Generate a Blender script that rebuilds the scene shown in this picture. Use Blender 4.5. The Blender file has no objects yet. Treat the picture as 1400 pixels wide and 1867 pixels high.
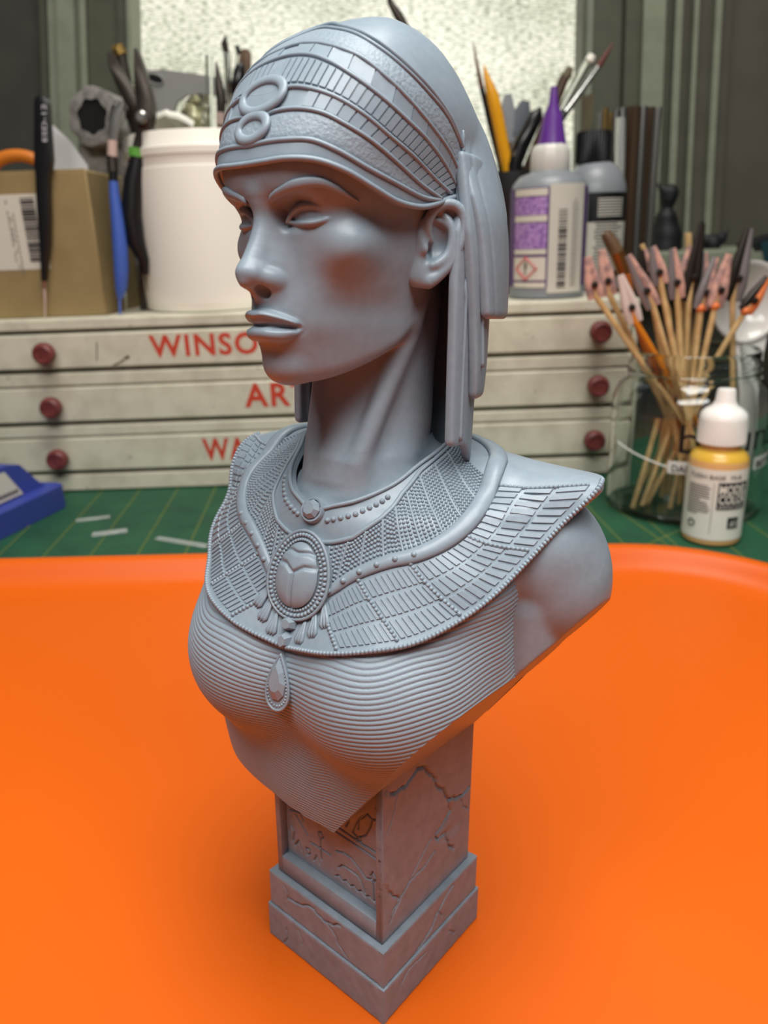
import bpy, bmesh, math, random, time
import numpy as np
from mathutils import Vector, Matrix, Euler
try:
    import openvdb
except ImportError:
    import pyopenvdb as openvdb
T0 = time.time()
C = bpy.context.scene.collection
CM = 0.01
# ---------- camera (lengths below are centimetres, turned into metres where objects are made) ----------
FPX, PITCH, EYE = 1400.0, math.radians(19.7), 12.7
cam = bpy.data.objects.new('camera', bpy.data.cameras.new('camera')); C.objects.link(cam)
cam.location = (0, 0, EYE*CM); cam.rotation_euler = (math.pi/2-PITCH, 0, 0)
cam.data.sensor_fit = 'VERTICAL'; cam.data.sensor_height = 24.0; cam.data.lens = 24.0*FPX/1867.0
cam.data.clip_start = 0.005; cam.data.clip_end = 20
bpy.context.scene.camera = cam
# ---------- light, sky, exposure ----------
vs = bpy.context.scene.view_settings; vs.view_transform = 'Standard'; vs.look = 'None'; vs.exposure = 0.0; vs.gamma = 1.0; vs.use_curve_mapping = False
WINDOW_GLOW = 1.0
def area_light(name, loc, size, power, target, color=(1,1,1), sy=None):
    l = bpy.data.lights.new(name, 'AREA'); l.energy = power; l.color = color; l.size = size*CM
    if sy: l.shape = 'RECTANGLE'; l.size_y = sy*CM
    o = bpy.data.objects.new(name, l); C.objects.link(o); o.location = Vector(loc)*CM
    o.rotation_euler = (Vector(target)*CM-o.location).to_track_quat('-Z','Y').to_euler(); return o
area_light('desk_lamp', (0,-4.5,41), 42, 2.1, (0,13,5), (1,.99,.96), 14)
area_light('ceiling_lamp', (6,16,100), 46, 8.4, (2,34,0), (1,.98,.92))
wd = bpy.data.worlds.new('room_air'); bpy.context.scene.world = wd; wd.use_nodes = True
wd.node_tree.nodes['Background'].inputs[0].default_value = (.85,.9,1,1); wd.node_tree.nodes['Background'].inputs[1].default_value = .06
cam.data.dof.use_dof = True; cam.data.dof.focus_distance = .112; cam.data.dof.aperture_fstop = 20.0
# ---------- helpers: everything below is given in scene centimetres ----------
def V3(p): return np.asarray(p, float)
def sRGB(r, g, b):
    f = lambda c: c/12.92 if c <= .04045 else ((c+.055)/1.055)**2.4
    return tuple(f(c/255) for c in (r, g, b))+(1,)
def tag(o, label=None, cat=None, group=None, kind=None):
    if label: o['label'] = label
    if cat: o['category'] = cat
    if group: o['group'] = group
    if kind: o['kind'] = kind
    return o
def origin_of(o):
    p = np.zeros(3)
    while o is not None: p += np.array(o.location); o = o.parent
    return p
def empty(name, loc, label=None, cat=None, group=None):
    o = bpy.data.objects.new(name, None); C.objects.link(o); o.location = Vector(loc)*CM; o.empty_display_size = .005
    return tag(o, label, cat, group)
def mesh(name, P, F, mat, parent=None, smooth=True, at=None, mats=None, fm=None):
    P = np.asarray(P, float)*CM
    if parent is not None: off = origin_of(parent); loc = np.zeros(3)
    else: off = loc = (V3(at)*CM if at is not None else (P.min(0)+P.max(0))/2*np.array([1,1,0])+P.min(0)*np.array([0,0,1]))
    me = bpy.data.meshes.new(name); me.from_pydata((P-off).tolist(), [], [tuple(int(i) for i in f) for f in F]); 
    for m in (mats or [mat]): me.materials.append(m)
    if fm is not None: me.polygons.foreach_set('material_index', np.asarray(fm, np.int32))
    if smooth is True: me.shade_smooth()
    elif smooth: me.shade_smooth(); me.set_sharp_from_angle(angle=math.radians(smooth))
    me.update()
    o = bpy.data.objects.new(name, me); C.objects.link(o)
    if parent is not None: o.parent = parent
    else: o.location = loc
    return o
class MB:
    # collects shapes into one mesh
    def __init__(s): s.P, s.F, s.M, s.n, s.m = [], [], [], 0, 0
    def add(s, P, F, flip=False):
        P = np.asarray(P, float); s.P.append(P); s.F += [tuple(i+s.n for i in (f[::-1] if flip else f)) for f in F]; s.M += [s.m]*len(F); s.n += len(P); return s
    def box(s, c, size, rot=None, bev=0.0):
        c = V3(c); h = V3(size)/2; R = np.eye(3) if rot is None else np.asarray(rot)
        if bev <= 0:
            P = np.array([(x,y,z) for z in (-1,1) for x,y in ((-1,-1),(1,-1),(1,1),(-1,1))])*h
            F = [(3,2,1,0),(4,5,6,7),(0,1,5,4),(1,2,6,5),(2,3,7,6),(3,0,4,7)]
        else:
            b = min(bev, h.min()*.95); P = []; F = []
            for sx in (-1,1):
                for sy in (-1,1):
                    for sz in (-1,1):
                        k = np.array([sx,sy,sz])
                        for ax in range(3):
                            q = k*(h-b); q[ax] = k[ax]*h[ax]; P.append(q)
            idx = lambda sx,sy,sz,ax: ((sx>0)*4+(sy>0)*2+(sz>0))*3+ax
            for ax in range(3):
                o1, o2 = (ax+1)%3, (ax+2)%3
                for sg in (-1,1):
                    q = []
                    for a,b2 in ((-1,-1),(1,-1),(1,1),(-1,1)):
                        k = [0,0,0]; k[ax]=sg; k[o1]=a; k[o2]=b2; q.append(idx(*k,ax))
                    F.append(tuple(q if sg>0 else q[::-1]))
                for a in (-1,1):
                    for b2 in (-1,1):
                        k0=[0,0,0];k0[o1]=a;k0[o2]=b2;k1=list(k0);k0[ax]=-1;k1[ax]=1
                        q=[idx(*k0,o1),idx(*k1,o1),idx(*k1,o2),idx(*k0,o2)]
                        F.append(tuple(q if a*b2<0 else q[::-1]))
            for sx in (-1,1):
                for sy in (-1,1):
                    for sz in (-1,1):
                        q=[idx(sx,sy,sz,i) for i in range(3)]; F.append(tuple(q if sx*sy*sz>0 else q[::-1]))
            P = np.array(P)
            F = [f[::-1] if np.dot(np.cross(P[f[1]]-P[f[0]], P[f[2]]-P[f[1]]), P[list(f)].mean(0)) < 0 else f for f in F]
        return s.add(P@R.T+c, F)
    def lathe(s, prof, c=(0,0,0), seg=32, R=None, cap=True, ripple=None):
        # prof: (radius, height) from bottom to top
        a = np.arange(seg)*2*math.pi/seg; P = []
        for i, (r, z) in enumerate(prof):
            rr = r*np.ones(seg) if ripple is None else r+ripple(i, a)
            P.append(np.stack([rr*np.cos(a), rr*np.sin(a), np.full(seg, z)], -1))
        P = np.concatenate(P); F = []
        for i in range(len(prof)-1):
            for j in range(seg): k=(j+1)%seg; F.append((i*seg+j, i*seg+k, (i+1)*seg+k, (i+1)*seg+j))
        if cap: F.append(tuple(range(seg))[::-1]); F.append(tuple((len(prof)-1)*seg+j for j in range(seg)))
        if R is not None: P = P@np.asarray(R).T
        return s.add(P+V3(c), F)
    def tube(s, pts, r, seg=10, cap=True, flat=1.0, nrm=None, closed=False):
        P = np.asarray(pts, float); n = len(P); r = np.broadcast_to(np.asarray(r, float), (n,))
        T = np.roll(P,-1,0)-np.roll(P,1,0) if closed else np.gradient(P, axis=0)
        T /= np.maximum(np.linalg.norm(T, axis=1, keepdims=True), 1e-9)
        if nrm is None:
            N = np.zeros_like(P); v = np.array([0,0,1.]) if abs(T[0][2]) < .9 else np.array([1.,0,0])
            for i in range(n):
                v = v-T[i]*(v@T[i]); v /= np.linalg.norm(v); N[i] = v
        else:
            N = np.broadcast_to(np.asarray(nrm, float), (n,3)).copy(); N -= T*(N*T).sum(1, keepdims=True); N /= np.linalg.norm(N, axis=1, keepdims=True)
        B = np.cross(T, N); a = np.arange(seg)*2*math.pi/seg
        Q = (P[:,None]+r[:,None,None]*(np.cos(a)[None,:,None]*B[:,None]+flat*np.sin(a)[None,:,None]*N[:,None])).reshape(-1,3); F = []
        for i in range(n if closed else n-1):
            i2 = (i+1)%n
            for j in range(seg): k=(j+1)%seg; F.append((i*seg+j, i*seg+k, i2*seg+k, i2*seg+j))
        if cap and not closed: F.append(tuple(range(seg))[::-1]); F.append(tuple((n-1)*seg+j for j in range(seg)))
        return s.add(Q, F)
    def prism(s, outline, z0, z1, R=None, c=(0,0,0)):
        o = np.asarray(outline, float); n = len(o)
        P = np.r_[np.c_[o, np.full(n, z0)], np.c_[o, np.full(n, z1)]]
        F = [tuple(range(n))[::-1], tuple(range(n, 2*n))]+[(i, (i+1)%n, n+(i+1)%n, n+i) for i in range(n)]
        if R is not None: P = P@np.asarray(R).T
        return s.add(P+V3(c), F)
    def ball(s, c, r, seg=12, rings=8, R=None):
        r = np.broadcast_to(V3(r), (3,)); prof = [(math.sin(t), -math.cos(t)) for t in np.linspace(.12, math.pi-.12, rings)]
        m = MB().lathe(prof, seg=seg); P = m.P[0]*r
        if R is not None: P = P@np.asarray(R).T
        return s.add(P+V3(c), m.F)
    def grid(s, P, close_u=False, flip=False):
        nu, nv = P.shape[:2]; F = []
        I = np.arange(nu*nv).reshape(nu, nv)
        for i in range(nu if close_u else nu-1):
            i2 = (i+1)%nu
            a = np.stack([I[i,:-1], I[i2,:-1], I[i2,1:], I[i,1:]], -1); F += [tuple(x) for x in (a[:, ::-1] if flip else a).tolist()]
        return s.add(P.reshape(-1,3), F)
    def build(s, name, mat, parent=None, smooth=40, at=None, mats=None):
        return mesh(name, np.concatenate(s.P), s.F, mat, parent, smooth, at, mats, s.M if mats else None)
def axes_to(d, up=(0,0,1)):
    # rotation whose z axis is d
    d = V3(d)/np.linalg.norm(d); x = np.cross(up, d)
    if np.linalg.norm(x) < 1e-4: x = np.cross((0,1,0), d)
    x /= np.linalg.norm(x); return np.stack([x, np.cross(d, x), d], 1)
def at(px, py, Y):
    # the point seen at this place of the photograph's frame, Y centimetres in front of the camera foot
    X, U = (px-700)/FPX, -(py-933.5)/FPX; c_, s_ = math.cos(PITCH), math.sin(PITCH)
    d = np.array([X, c_+U*s_, -s_+U*c_]); return np.array([0,0,EYE])+d*(Y/d[1])
def on_z(px, py, z):
    X, U = (px-700)/FPX, -(py-933.5)/FPX; c_, s_ = math.cos(PITCH), math.sin(PITCH)
    d = np.array([X, c_+U*s_, -s_+U*c_]); return np.array([0,0,EYE])+d*((z-EYE)/d[2])
# ---------- materials ----------
def material(name, color, rough=.5, metal=0, spec=None, noise=None, bump=None, trans=0, ior=1.45, sss=0, emit=None, coat=0, alpha=None):
    # noise: (scale, second colour, low, high); bump: (scale, strength, distance in cm)
    m = bpy.data.materials.new(name); m.use_nodes = True; nt = m.node_tree; b = nt.nodes['Principled BSDF']
    b.inputs['Base Color'].default_value = color; b.inputs['Roughness'].default_value = rough; b.inputs['Metallic'].default_value = metal; b.inputs['IOR'].default_value = ior
    if spec is not None: b.inputs['Specular IOR Level'].default_value = spec
    if trans: b.inputs['Transmission Weight'].default_value = trans
    if sss: b.inputs['Subsurface Weight'].default_value = sss; b.inputs['Subsurface Radius'].default_value = (.001,.001,.001); b.inputs['Subsurface Scale'].default_value = 1
    if coat: b.inputs['Coat Weight'].default_value = coat
    if emit: b.inputs['Emission Color'].default_value = emit[0]; b.inputs['Emission Strength'].default_value = emit[1]
    tc = nt.nodes.new('ShaderNodeTexCoord')
    if noise:
        n = nt.nodes.new('ShaderNodeTexNoise'); n.inputs['Scale'].default_value = noise[0]; n.inputs['Detail'].default_value = 5; nt.links.new(tc.outputs['Object'], n.inputs['Vector'])
        r = nt.nodes.new('ShaderNodeMapRange'); r.inputs[1].default_value = noise[2]; r.inputs[2].default_value = noise[3]; nt.links.new(n.outputs['Fac'], r.inputs[0])
        x = nt.nodes.new('ShaderNodeMix'); x.data_type = 'RGBA'; x.inputs[6].default_value = color; x.inputs[7].default_value = noise[1]
        nt.links.new(r.outputs[0], x.inputs[0]); nt.links.new(x.outputs[2], b.inputs['Base Color'])
    if bump:
        n = nt.nodes.new('ShaderNodeTexNoise'); n.inputs['Scale'].default_value = bump[0]; n.inputs['Detail'].default_value = 4; nt.links.new(tc.outputs['Object'], n.inputs['Vector'])
        u = nt.nodes.new('ShaderNodeBump'); u.inputs['Strength'].default_value = bump[1]; u.inputs['Distance'].default_value = bump[2]*CM; nt.links.new(n.outputs['Fac'], u.inputs['Height']); nt.links.new(u.outputs[0], b.inputs['Normal'])
    return m
# ---------- frames of the sculpture: figure millimetres -> scene centimetres ----------
MMF = 0.0175
FIG_O = np.array([-0.42, 11.3, 12.755])
R_BASE = np.array(Matrix.Rotation(math.radians(140), 3, 'Z'))      # plinth
R_BODY = np.array(Matrix.Rotation(math.radians(148), 3, 'Z'))      # shoulders, turned a little
R_HEAD = R_BASE @ np.array(Matrix.Rotation(math.radians(5), 3, 'X')) @ np.array(Matrix.Rotation(math.radians(2), 3, 'Y'))
def head_to_body(P): return np.asarray(P, float) @ (R_BODY.T @ R_HEAD).T
def body_to_head(P): return np.asarray(P, float) @ (R_BODY.T @ R_HEAD)
def body_cm(P): return FIG_O + np.asarray(P, float) @ R_BODY.T * MMF
def head_cm(P): return FIG_O + np.asarray(P, float) @ R_HEAD.T * MMF
def base_cm(P): return FIG_O + np.asarray(P, float) @ R_BASE.T * MMF
# ---------- implicit sculpting: fields in millimetres of the sculpted figure ----------
def hermite(xs, ys, x):
    xs = np.asarray(xs, float); ys = np.asarray(ys, float)
    d = np.diff(ys, axis=0) / np.diff(xs).reshape((-1,) + (1,)*(ys.ndim-1))
    m = np.concatenate([d[:1], (d[:-1] + d[1:])/2, d[-1:]])
    x = np.clip(x, xs[0], xs[-1]); i = np.clip(np.searchsorted(xs, x, side='right')-1, 0, len(xs)-2)
    h = xs[i+1]-xs[i]; t = (x-xs[i])/h
    e = np.shape(x)+(1,)*(ys.ndim-1); h = np.reshape(h, e); t = np.reshape(t, e)
    return ((2*t**3-3*t**2+1)*ys[i] + (t**3-2*t**2+t)*h*m[i] + (-2*t**3+3*t**2)*ys[i+1] + (t**3-t**2)*h*m[i+1])
def smin(a, b, k):
    if np.ndim(k) == 0 and k <= 0: return np.minimum(a, b)
    h = np.maximum(k-np.abs(a-b), 0)/k
    return np.minimum(a, b) - h*h*k*0.25
def smax(a, b, k): return -smin(-a, -b, k)
def capsule(a, b, ra, rb):
    a = np.asarray(a, float); b = np.asarray(b, float); ab = b-a; L = ab@ab
    def fn(x, y, z):
        t = np.clip(((x-a[0])*ab[0]+(y-a[1])*ab[1]+(z-a[2])*ab[2])/L, 0, 1)
        return np.sqrt((x-a[0]-t*ab[0])**2+(y-a[1]-t*ab[1])**2+(z-a[2]-t*ab[2])**2) - (ra+(rb-ra)*t)
    lo = np.minimum(a-ra, b-rb); hi = np.maximum(a+ra, b+rb)
    return fn, lo, hi
def ellipsoid(c, r, axes=None):
    c = np.asarray(c, float); r = np.asarray(r, float)
    A = np.eye(3) if axes is None else np.asarray(axes, float)   # rows: the ellipsoid's own axes
    def fn(x, y, z):
        X, Y, Z = x-c[0], y-c[1], z-c[2]
        q = [(A[i][0]*X+A[i][1]*Y+A[i][2]*Z) for i in range(3)]
        k0 = np.sqrt(sum((q[i]/r[i])**2 for i in range(3))); k1 = np.sqrt(sum((q[i]/r[i]**2)**2 for i in range(3)))
        return k0*(k0-1)/np.maximum(k1, 1e-6)
    e = np.sqrt(((A*r[:, None])**2).sum(0))
    return fn, c-e, c+e
def rot_axes(rx=0, ry=0, rz=0):
    return np.array(Euler((math.radians(rx), math.radians(ry), math.radians(rz))).to_matrix().transposed())
def resample(pts, n):
    p = np.asarray(pts, float); t = np.r_[0, np.cumsum(np.linalg.norm(np.diff(p[:, :3], axis=0), axis=1))]
    return hermite(t, p, np.linspace(0, t[-1], n))
def tube_prim(pts, rad, sub=3):
    q = np.c_[np.asarray(pts, float), np.asarray(rad, float)]
    if len(q) > 2: q = resample(q, (len(q)-1)*sub+1)
    caps = [capsule(q[i][:3], q[i+1][:3], q[i][3], q[i+1][3]) for i in range(len(q)-1)]
    def fn(x, y, z):
        d = caps[0][0](x, y, z)
        for c in caps[1:]: d = smin(d, c[0](x, y, z), 1.2)
        return d
    return fn, np.min([c[1] for c in caps], 0), np.max([c[2] for c in caps], 0)
class Field:
    def __init__(s, base, lo, hi): s.base, s.lo, s.hi, s.f = base, np.array(lo, float), np.array(hi, float), []
    def add(s, prim, k=3.0): s.f.append((1, prim, k)); return s
    def cut(s, prim, k=3.0): s.f.append((-1, prim, k)); return s
    def chain(s, pts, rad, k=3.0, op=1, sub=3):
        s.f.append((op, tube_prim(pts, rad, sub), k))
    def __call__(s, x, y, z):
        d = s.base(x, y, z)
        for op, (fn, lo, hi), k in s.f:
            v = fn(x, y, z); d = smin(d, v, k) if op > 0 else smax(d, -v, k)
        return d
    def grid(s, h, mirror=False):
        lo = s.lo.copy(); hi = s.hi
        if mirror: lo[0] = 0
        n = np.ceil((hi-lo)/h).astype(int)+1
        ax = [(lo[i]+h*np.arange(n[i])).astype(np.float32) for i in range(3)]
        G = lambda a, b: (ax[0][a[0]:b[0], None, None], ax[1][None, a[1]:b[1], None], ax[2][None, None, a[2]:b[2]])
        d = np.broadcast_to(s.base(*G((0,0,0), n)), n).astype(np.float32).copy()
        for op, (fn, l, u), k in s.f:
            m = k+2*h
            a = np.clip(np.floor((l-m-lo)/h).astype(int), 0, n); b = np.clip(np.ceil((u+m-lo)/h).astype(int)+1, 0, n)
            if (b <= a).any(): continue
            sl = tuple(slice(a[i], b[i]) for i in range(3)); v = fn(*G(a, b)).astype(np.float32)
            d[sl] = smin(d[sl], v, k) if op > 0 else smax(d[sl], -v, k)
        if mirror: d = np.concatenate([d[:0:-1], d]); lo = lo.copy(); lo[0] = -h*(n[0]-1)
        return d, lo
def polygonise(d, lo, h, blur=0):
    d = d.copy()
    for _ in range(blur):
        for ax in range(3):
            a = np.moveaxis(d, ax, 0); a[1:-1] = (a[:-2]+2*a[1:-1]+a[2:])*0.25
    for ax in range(3):
        for e in (0, -1):
            sl = [slice(None)]*3; sl[ax] = e; sl = tuple(sl); d[sl] = np.maximum(d[sl], 0.3*h)
    g = openvdb.FloatGrid(4*h); g.copyFromArray(np.clip(d, -4*h, 4*h))
    p, t, q = g.convertToPolygons(0.0, 0.0)
    return np.asarray(p, float)*h + lo, [tuple(map(int, f)) for f in q[:, ::-1]] + [tuple(map(int, f)) for f in t[:, ::-1]]
def march(field, o, d, t0, t1, n=400, want=0.0):
    # first crossing of the field along a ray (vectorised over rays)
    o = np.atleast_2d(o).astype(float); d = np.atleast_2d(d).astype(float)
    t = np.full(len(o), float(t0)); step = (t1-t0)/n; hit = np.zeros(len(o), bool); lo = t.copy(); hi = t.copy()
    prev = t.copy(); 
    for i in range(n+1):
        tt = np.full(len(o), t0+i*step); P = o+d*tt[:, None]; v = field(P[:,0], P[:,1], P[:,2])-want
        new = (v < 0) & ~hit; lo[new] = tt[new]-step; hi[new] = tt[new]; hit |= new
        if hit.all(): break
    for _ in range(14):
        m = (lo+hi)/2; P = o+d*m[:, None]; v = field(P[:,0], P[:,1], P[:,2])-want
        hi = np.where(v < 0, m, hi); lo = np.where(v < 0, lo, m)
    return o+d*hi[:, None], hit
def gradient(field, P, e=0.4):
    g = np.stack([field(*(P+np.eye(3)[i]*e).T)-field(*(P-np.eye(3)[i]*e).T) for i in range(3)], -1)
    return g/np.maximum(np.linalg.norm(g, axis=-1, keepdims=True), 1e-9)
# ---------- setting: worktop, wall, window ----------
TILT = .035
ROOM = np.array(Matrix.Rotation(-TILT, 3, 'Y')); RX, RZ = ROOM[:,0], ROOM[:,2]
def mat_z(x): return -.95+TILT*x
def on_mat(px, py, h=0):
    p = on_z(px, py, -.5)
    for _ in range(8): p = on_z(px, py, mat_z(p[0])+h)
    return p
M_wall = material('dim_wall_paint', sRGB(66,64,56), .7, noise=(30, sRGB(60,59,52), .4, .6))
M_wall2 = material('warm_grey_wall_paint', sRGB(82,78,66), .7, noise=(30, sRGB(76,72,61), .4, .6))
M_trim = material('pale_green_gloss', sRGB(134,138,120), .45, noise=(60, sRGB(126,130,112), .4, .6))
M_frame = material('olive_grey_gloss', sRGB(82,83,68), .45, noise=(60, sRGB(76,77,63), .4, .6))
M_desk = material('brown_desk', sRGB(92,74,56), .5, noise=(120, sRGB(70,55,40), .3, .7))
YW = 68.0
def upright(name, xt, xb, x2t, x2b, Y, depth, mat, yt=-420, yb=700, kind='structure'):
    # a moulding standing on the wall, its four corners given on the plane Y
    P = [at(xt,yt,Y), at(x2t,yt,Y), at(x2b,yb,Y), at(xb,yb,Y)]; P += [p+np.array([0,depth,0]) for p in P]
    o = mesh(name, P, [(3,2,1,0),(4,5,6,7),(0,1,5,4),(1,2,6,5),(2,3,7,6),(3,0,4,7)], mat, None, False); tag(o, kind=kind); return o
m = MB(); m.box((4,26,-3.4), (130,100,2), rot=ROOM, bev=.3); tag(m.build('worktop', M_desk), 'brown desk top under the green cutting mat', 'desk', kind='structure')
upright('wall_back', -3600, -3000, 245, 258, YW+1.2, 3, M_wall); upright('wall_back', 1060, 1040, 4800, 4000, YW+1.2, 3, M_wall2)
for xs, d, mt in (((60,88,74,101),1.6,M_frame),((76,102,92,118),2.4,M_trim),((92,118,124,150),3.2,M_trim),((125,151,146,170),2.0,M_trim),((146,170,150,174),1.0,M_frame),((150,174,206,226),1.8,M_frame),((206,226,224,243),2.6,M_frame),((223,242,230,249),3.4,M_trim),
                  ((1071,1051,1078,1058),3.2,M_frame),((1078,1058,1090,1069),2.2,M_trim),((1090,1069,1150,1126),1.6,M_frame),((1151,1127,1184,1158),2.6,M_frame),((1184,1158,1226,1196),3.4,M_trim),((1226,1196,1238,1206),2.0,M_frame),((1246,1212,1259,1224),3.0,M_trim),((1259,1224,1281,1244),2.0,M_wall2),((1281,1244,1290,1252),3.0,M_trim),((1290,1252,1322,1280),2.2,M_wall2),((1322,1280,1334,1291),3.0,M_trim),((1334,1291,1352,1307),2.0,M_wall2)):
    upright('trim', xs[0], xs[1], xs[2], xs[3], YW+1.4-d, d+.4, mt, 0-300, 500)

# backlit pane of textured glass
pm_ = bpy.data.materials.new('backlit_textured_glass'); pm_.use_nodes = True; nt = pm_.node_tree; nt.nodes.clear()
N_ = lambda t: nt.nodes.new('ShaderNode'+t); Lk = nt.links.new
out = N_('OutputMaterial'); tc = N_('TexCoord'); mp = N_('Mapping'); mp.inputs['Scale'].default_value = (1,1,1); Lk(tc.outputs['Object'], mp.inputs['Vector'])
def noise_node(sx, sz, det=2.0, off=0):
    m_ = N_('Mapping'); m_.inputs['Scale'].default_value = (sx,1,sz); m_.inputs['Location'].default_value = (off,0,off); Lk(tc.outputs['Object'], m_.inputs['Vector'])
    n = N_('TexNoise'); n.inputs['Scale'].default_value = 1; n.inputs['Detail'].default_value = det; Lk(m_.outputs[0], n.inputs['Vector']); return n
def maths(op, a, b):
    q = N_('Math'); q.operation = op
    for i, v in enumerate((a, b)):
        if isinstance(v, (int, float)): q.inputs[i].default_value = v
        else: Lk(v, q.inputs[i])
    return q.outputs[0]
dash = noise_node(170, 900, 1.0); dash2 = noise_node(640, 240, 1.0, 3.1); big = noise_node(14, 18, 2.0, 7.7); spark = noise_node(380, 420, 1.0, 1.3)
def ramp(src, lo, hi, a, b):
    r = N_('MapRange'); r.inputs[1].default_value = lo; r.inputs[2].default_value = hi; r.inputs[3].default_value = a; r.inputs[4].default_value = b; Lk(src, r.inputs[0]); return r.outputs[0]
d1 = ramp(dash.outputs['Fac'], .38, .52, .34, 1.0); d2 = ramp(dash2.outputs['Fac'], .34, .48, .72, 1.0); d3 = ramp(big.outputs['Fac'], .35, .65, .72, 1.12); d4 = ramp(spark.outputs['Fac'], .56, .72, 1.0, 1.9)
v = maths('MULTIPLY', maths('MULTIPLY', d1, d2), maths('MULTIPLY', d3, d4))
cr = N_('ValToRGB'); cr.color_ramp.elements[0].color = (.16,.17,.11,1); cr.color_ramp.elements[1].color = (1,.98,.80,1); cr.color_ramp.elements[1].position = .95; e2 = cr.color_ramp.elements.new(.45); e2.color = (.52,.53,.38,1); Lk(v, cr.inputs[0])
em = N_('Emission'); Lk(cr.outputs[0], em.inputs['Color']); em.inputs['Strength'].default_value = WINDOW_GLOW
gl = N_('BsdfGlossy'); gl.inputs['Roughness'].default_value = .25; gl.inputs['Color'].default_value = (.04,.04,.04,1)
ad = N_('AddShader'); Lk(em.outputs[0], ad.inputs[0]); Lk(gl.outputs[0], ad.inputs[1]); Lk(ad.outputs[0], out.inputs['Surface'])
P = [at(220,-420,YW+.6), at(1085,-420,YW+.6), at(1056,520,YW+.6), at(244,520,YW+.6)]; P += [p+np.array([0,.4,0]) for p in P]
o = mesh('window_1', P, [(3,2,1,0),(4,5,6,7),(0,1,5,4),(1,2,6,5),(2,3,7,6),(3,0,4,7)], pm_, None, False); tag(o, kind='structure')
p0, p1 = at(-700,470,YW-1), at(2100,470,YW-1)
m = MB(); m.box(((p0+p1)/2+np.array([0,-2.5,-.9])), (110,9,1.6), rot=ROOM, bev=.25); tag(m.build('trim', M_trim), kind='structure')
# ---------- the head: cross-sections of the skin at several heights, then features ----------
SEC = {  # z: outline points (x, y) from the front midline round to the side
 45:  [(0,105.5),(20,104.5),(40,97),(55,83),(64,66),(69,45),(71,15),(71,0)],
 30:  [(0,106),(20,104.5),(38,97.5),(52,85.5),(61,69),(66,48),(69,18),(69,0)],
 18:  [(0,103.2),(14,102.2),(28,98.2),(42,90),(54,76),(61,58),(65,35),(67,12),(67,0)],
 4:   [(0,94),(12,93),(25,89),(38,82),(50,69),(57,53),(62,32),(65,10),(65,0)],
 -12: [(0,90),(12,89),(25,86),(39,78.5),(51,66),(58,51),(62.5,32),(65,10),(65,0)],
 -24: [(0,90),(12,89),(24,85),(37,77),(48,66),(56,50),(61,31),(64,10),(64,0)],
 -40: [(0,93),(12,90.5),(23,84.5),(34,75),(44,62),(52,44.5),(57.6,25),(60.5,6),(60.5,0)],
 -56: [(0,98),(11,95),(21,87.5),(31,75.5),(39,60),(46.5,42),(53,22),(57.5,4),(57.5,0)],
 -72: [(0,99),(11,95.5),(21,87),(30,74),(38,57),(45.5,39),(52,20),(56,2),(56,0)],
 -86: [(0,92.5),(10,90),(20,81.5),(29,67),(37,51),(44.5,34),(51,15),(54.5,0),(54.5,-2)],
 -100:[(0,85),(9,83),(18,76),(26,64.5),(34,49),(41.5,31),(48,13),(52,0),(52,-4)],
 -116:[(0,78),(9,76),(17,69),(25,57),(32,43),(39,26),(45,9),(49,-2),(49,-6)],
}
_TH = np.linspace(0, math.pi, 181)
def _section_radius(pts):
    p = np.array(pts, float); cy = 10.0
    side = p[-1]; a = np.linspace(0.12, math.pi/2, 14)
    back = np.stack([side[0]*np.cos(a), side[1]-(side[1]+80)*np.sin(a)], -1)
    p = np.vstack([p, back]); th = np.arctan2(p[:,0], p[:,1]-cy); th[-1] = math.pi; r = np.hypot(p[:,0], p[:,1]-cy)
    th2 = np.r_[-th[1], th, 2*math.pi-th[-2]]; r2 = np.r_[r[1], r, r[-2]]
    return hermite(th2, r2, _TH)
_SZ = np.array(sorted(SEC)); _SR = np.array([_section_radius(SEC[z]) for z in _SZ])
_ZT = np.arange(-116, 45.01, 1.0); _RT = hermite(_SZ, _SR, _ZT)
for _ in range(3):
    _RT[1:-1] = (_RT[:-2]+2*_RT[1:-1]+_RT[2:])/4; _RT[:, 1:-1] = (_RT[:, :-2]+2*_RT[:, 1:-1]+_RT[:, 2:])/4
def table_lookup(T, z, th):
    zi = np.clip(z+116, 0, len(_ZT)-1.001); ti = np.clip(th/math.pi*180, 0, 179.999)
    z0 = zi.astype(int); t0 = ti.astype(int); fz = zi-z0; ft = ti-t0
    return (T[z0, t0]*(1-ft)+T[z0, t0+1]*ft)*(1-fz) + (T[z0+1, t0]*(1-ft)+T[z0+1, t0+1]*ft)*fz
NECK = [(20, 0, -40, 30, 36), (-20, 0, -40, 44, 48), (-60, 0, -39, 47, 50), (-105, 0, -39, 45, 46), (-145, 0, -39.5, 44.5, 46), (-170, 0, -34, 46.5, 49), (-190, 0, -25, 51, 55), (-220, 0, -4, 62, 60), (-260, 0, 4, 75, 62)]
def neck_fn(x, y, z):      # head frame
    N = np.array(NECK, float)[::-1]; q = hermite(N[:,0], N[:,1:], np.ravel(z))
    sh = np.shape(z); cy, a, b = (q[:,i].reshape(sh) for i in (1,2,3))
    e = np.sqrt((x/a)**2+((y-cy)/b)**2)
    d = (e-1)*50
    # the two strap muscles and the windpipe
    t = np.clip((-70-z)/150, 0, 1); mx = 44-26*t; my = -20+52*t
    d = smin(d, np.sqrt((np.abs(x)-mx)**2+(y-my)**2)-8.5+np.maximum(-205-z, 0)*0.8, 16)
    d = smin(d, np.sqrt((x/1.2)**2+(y-(10-0.30*(z+150)))**2)-11+np.maximum(-195-z, 0)*0.8, 16)
    return d
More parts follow.
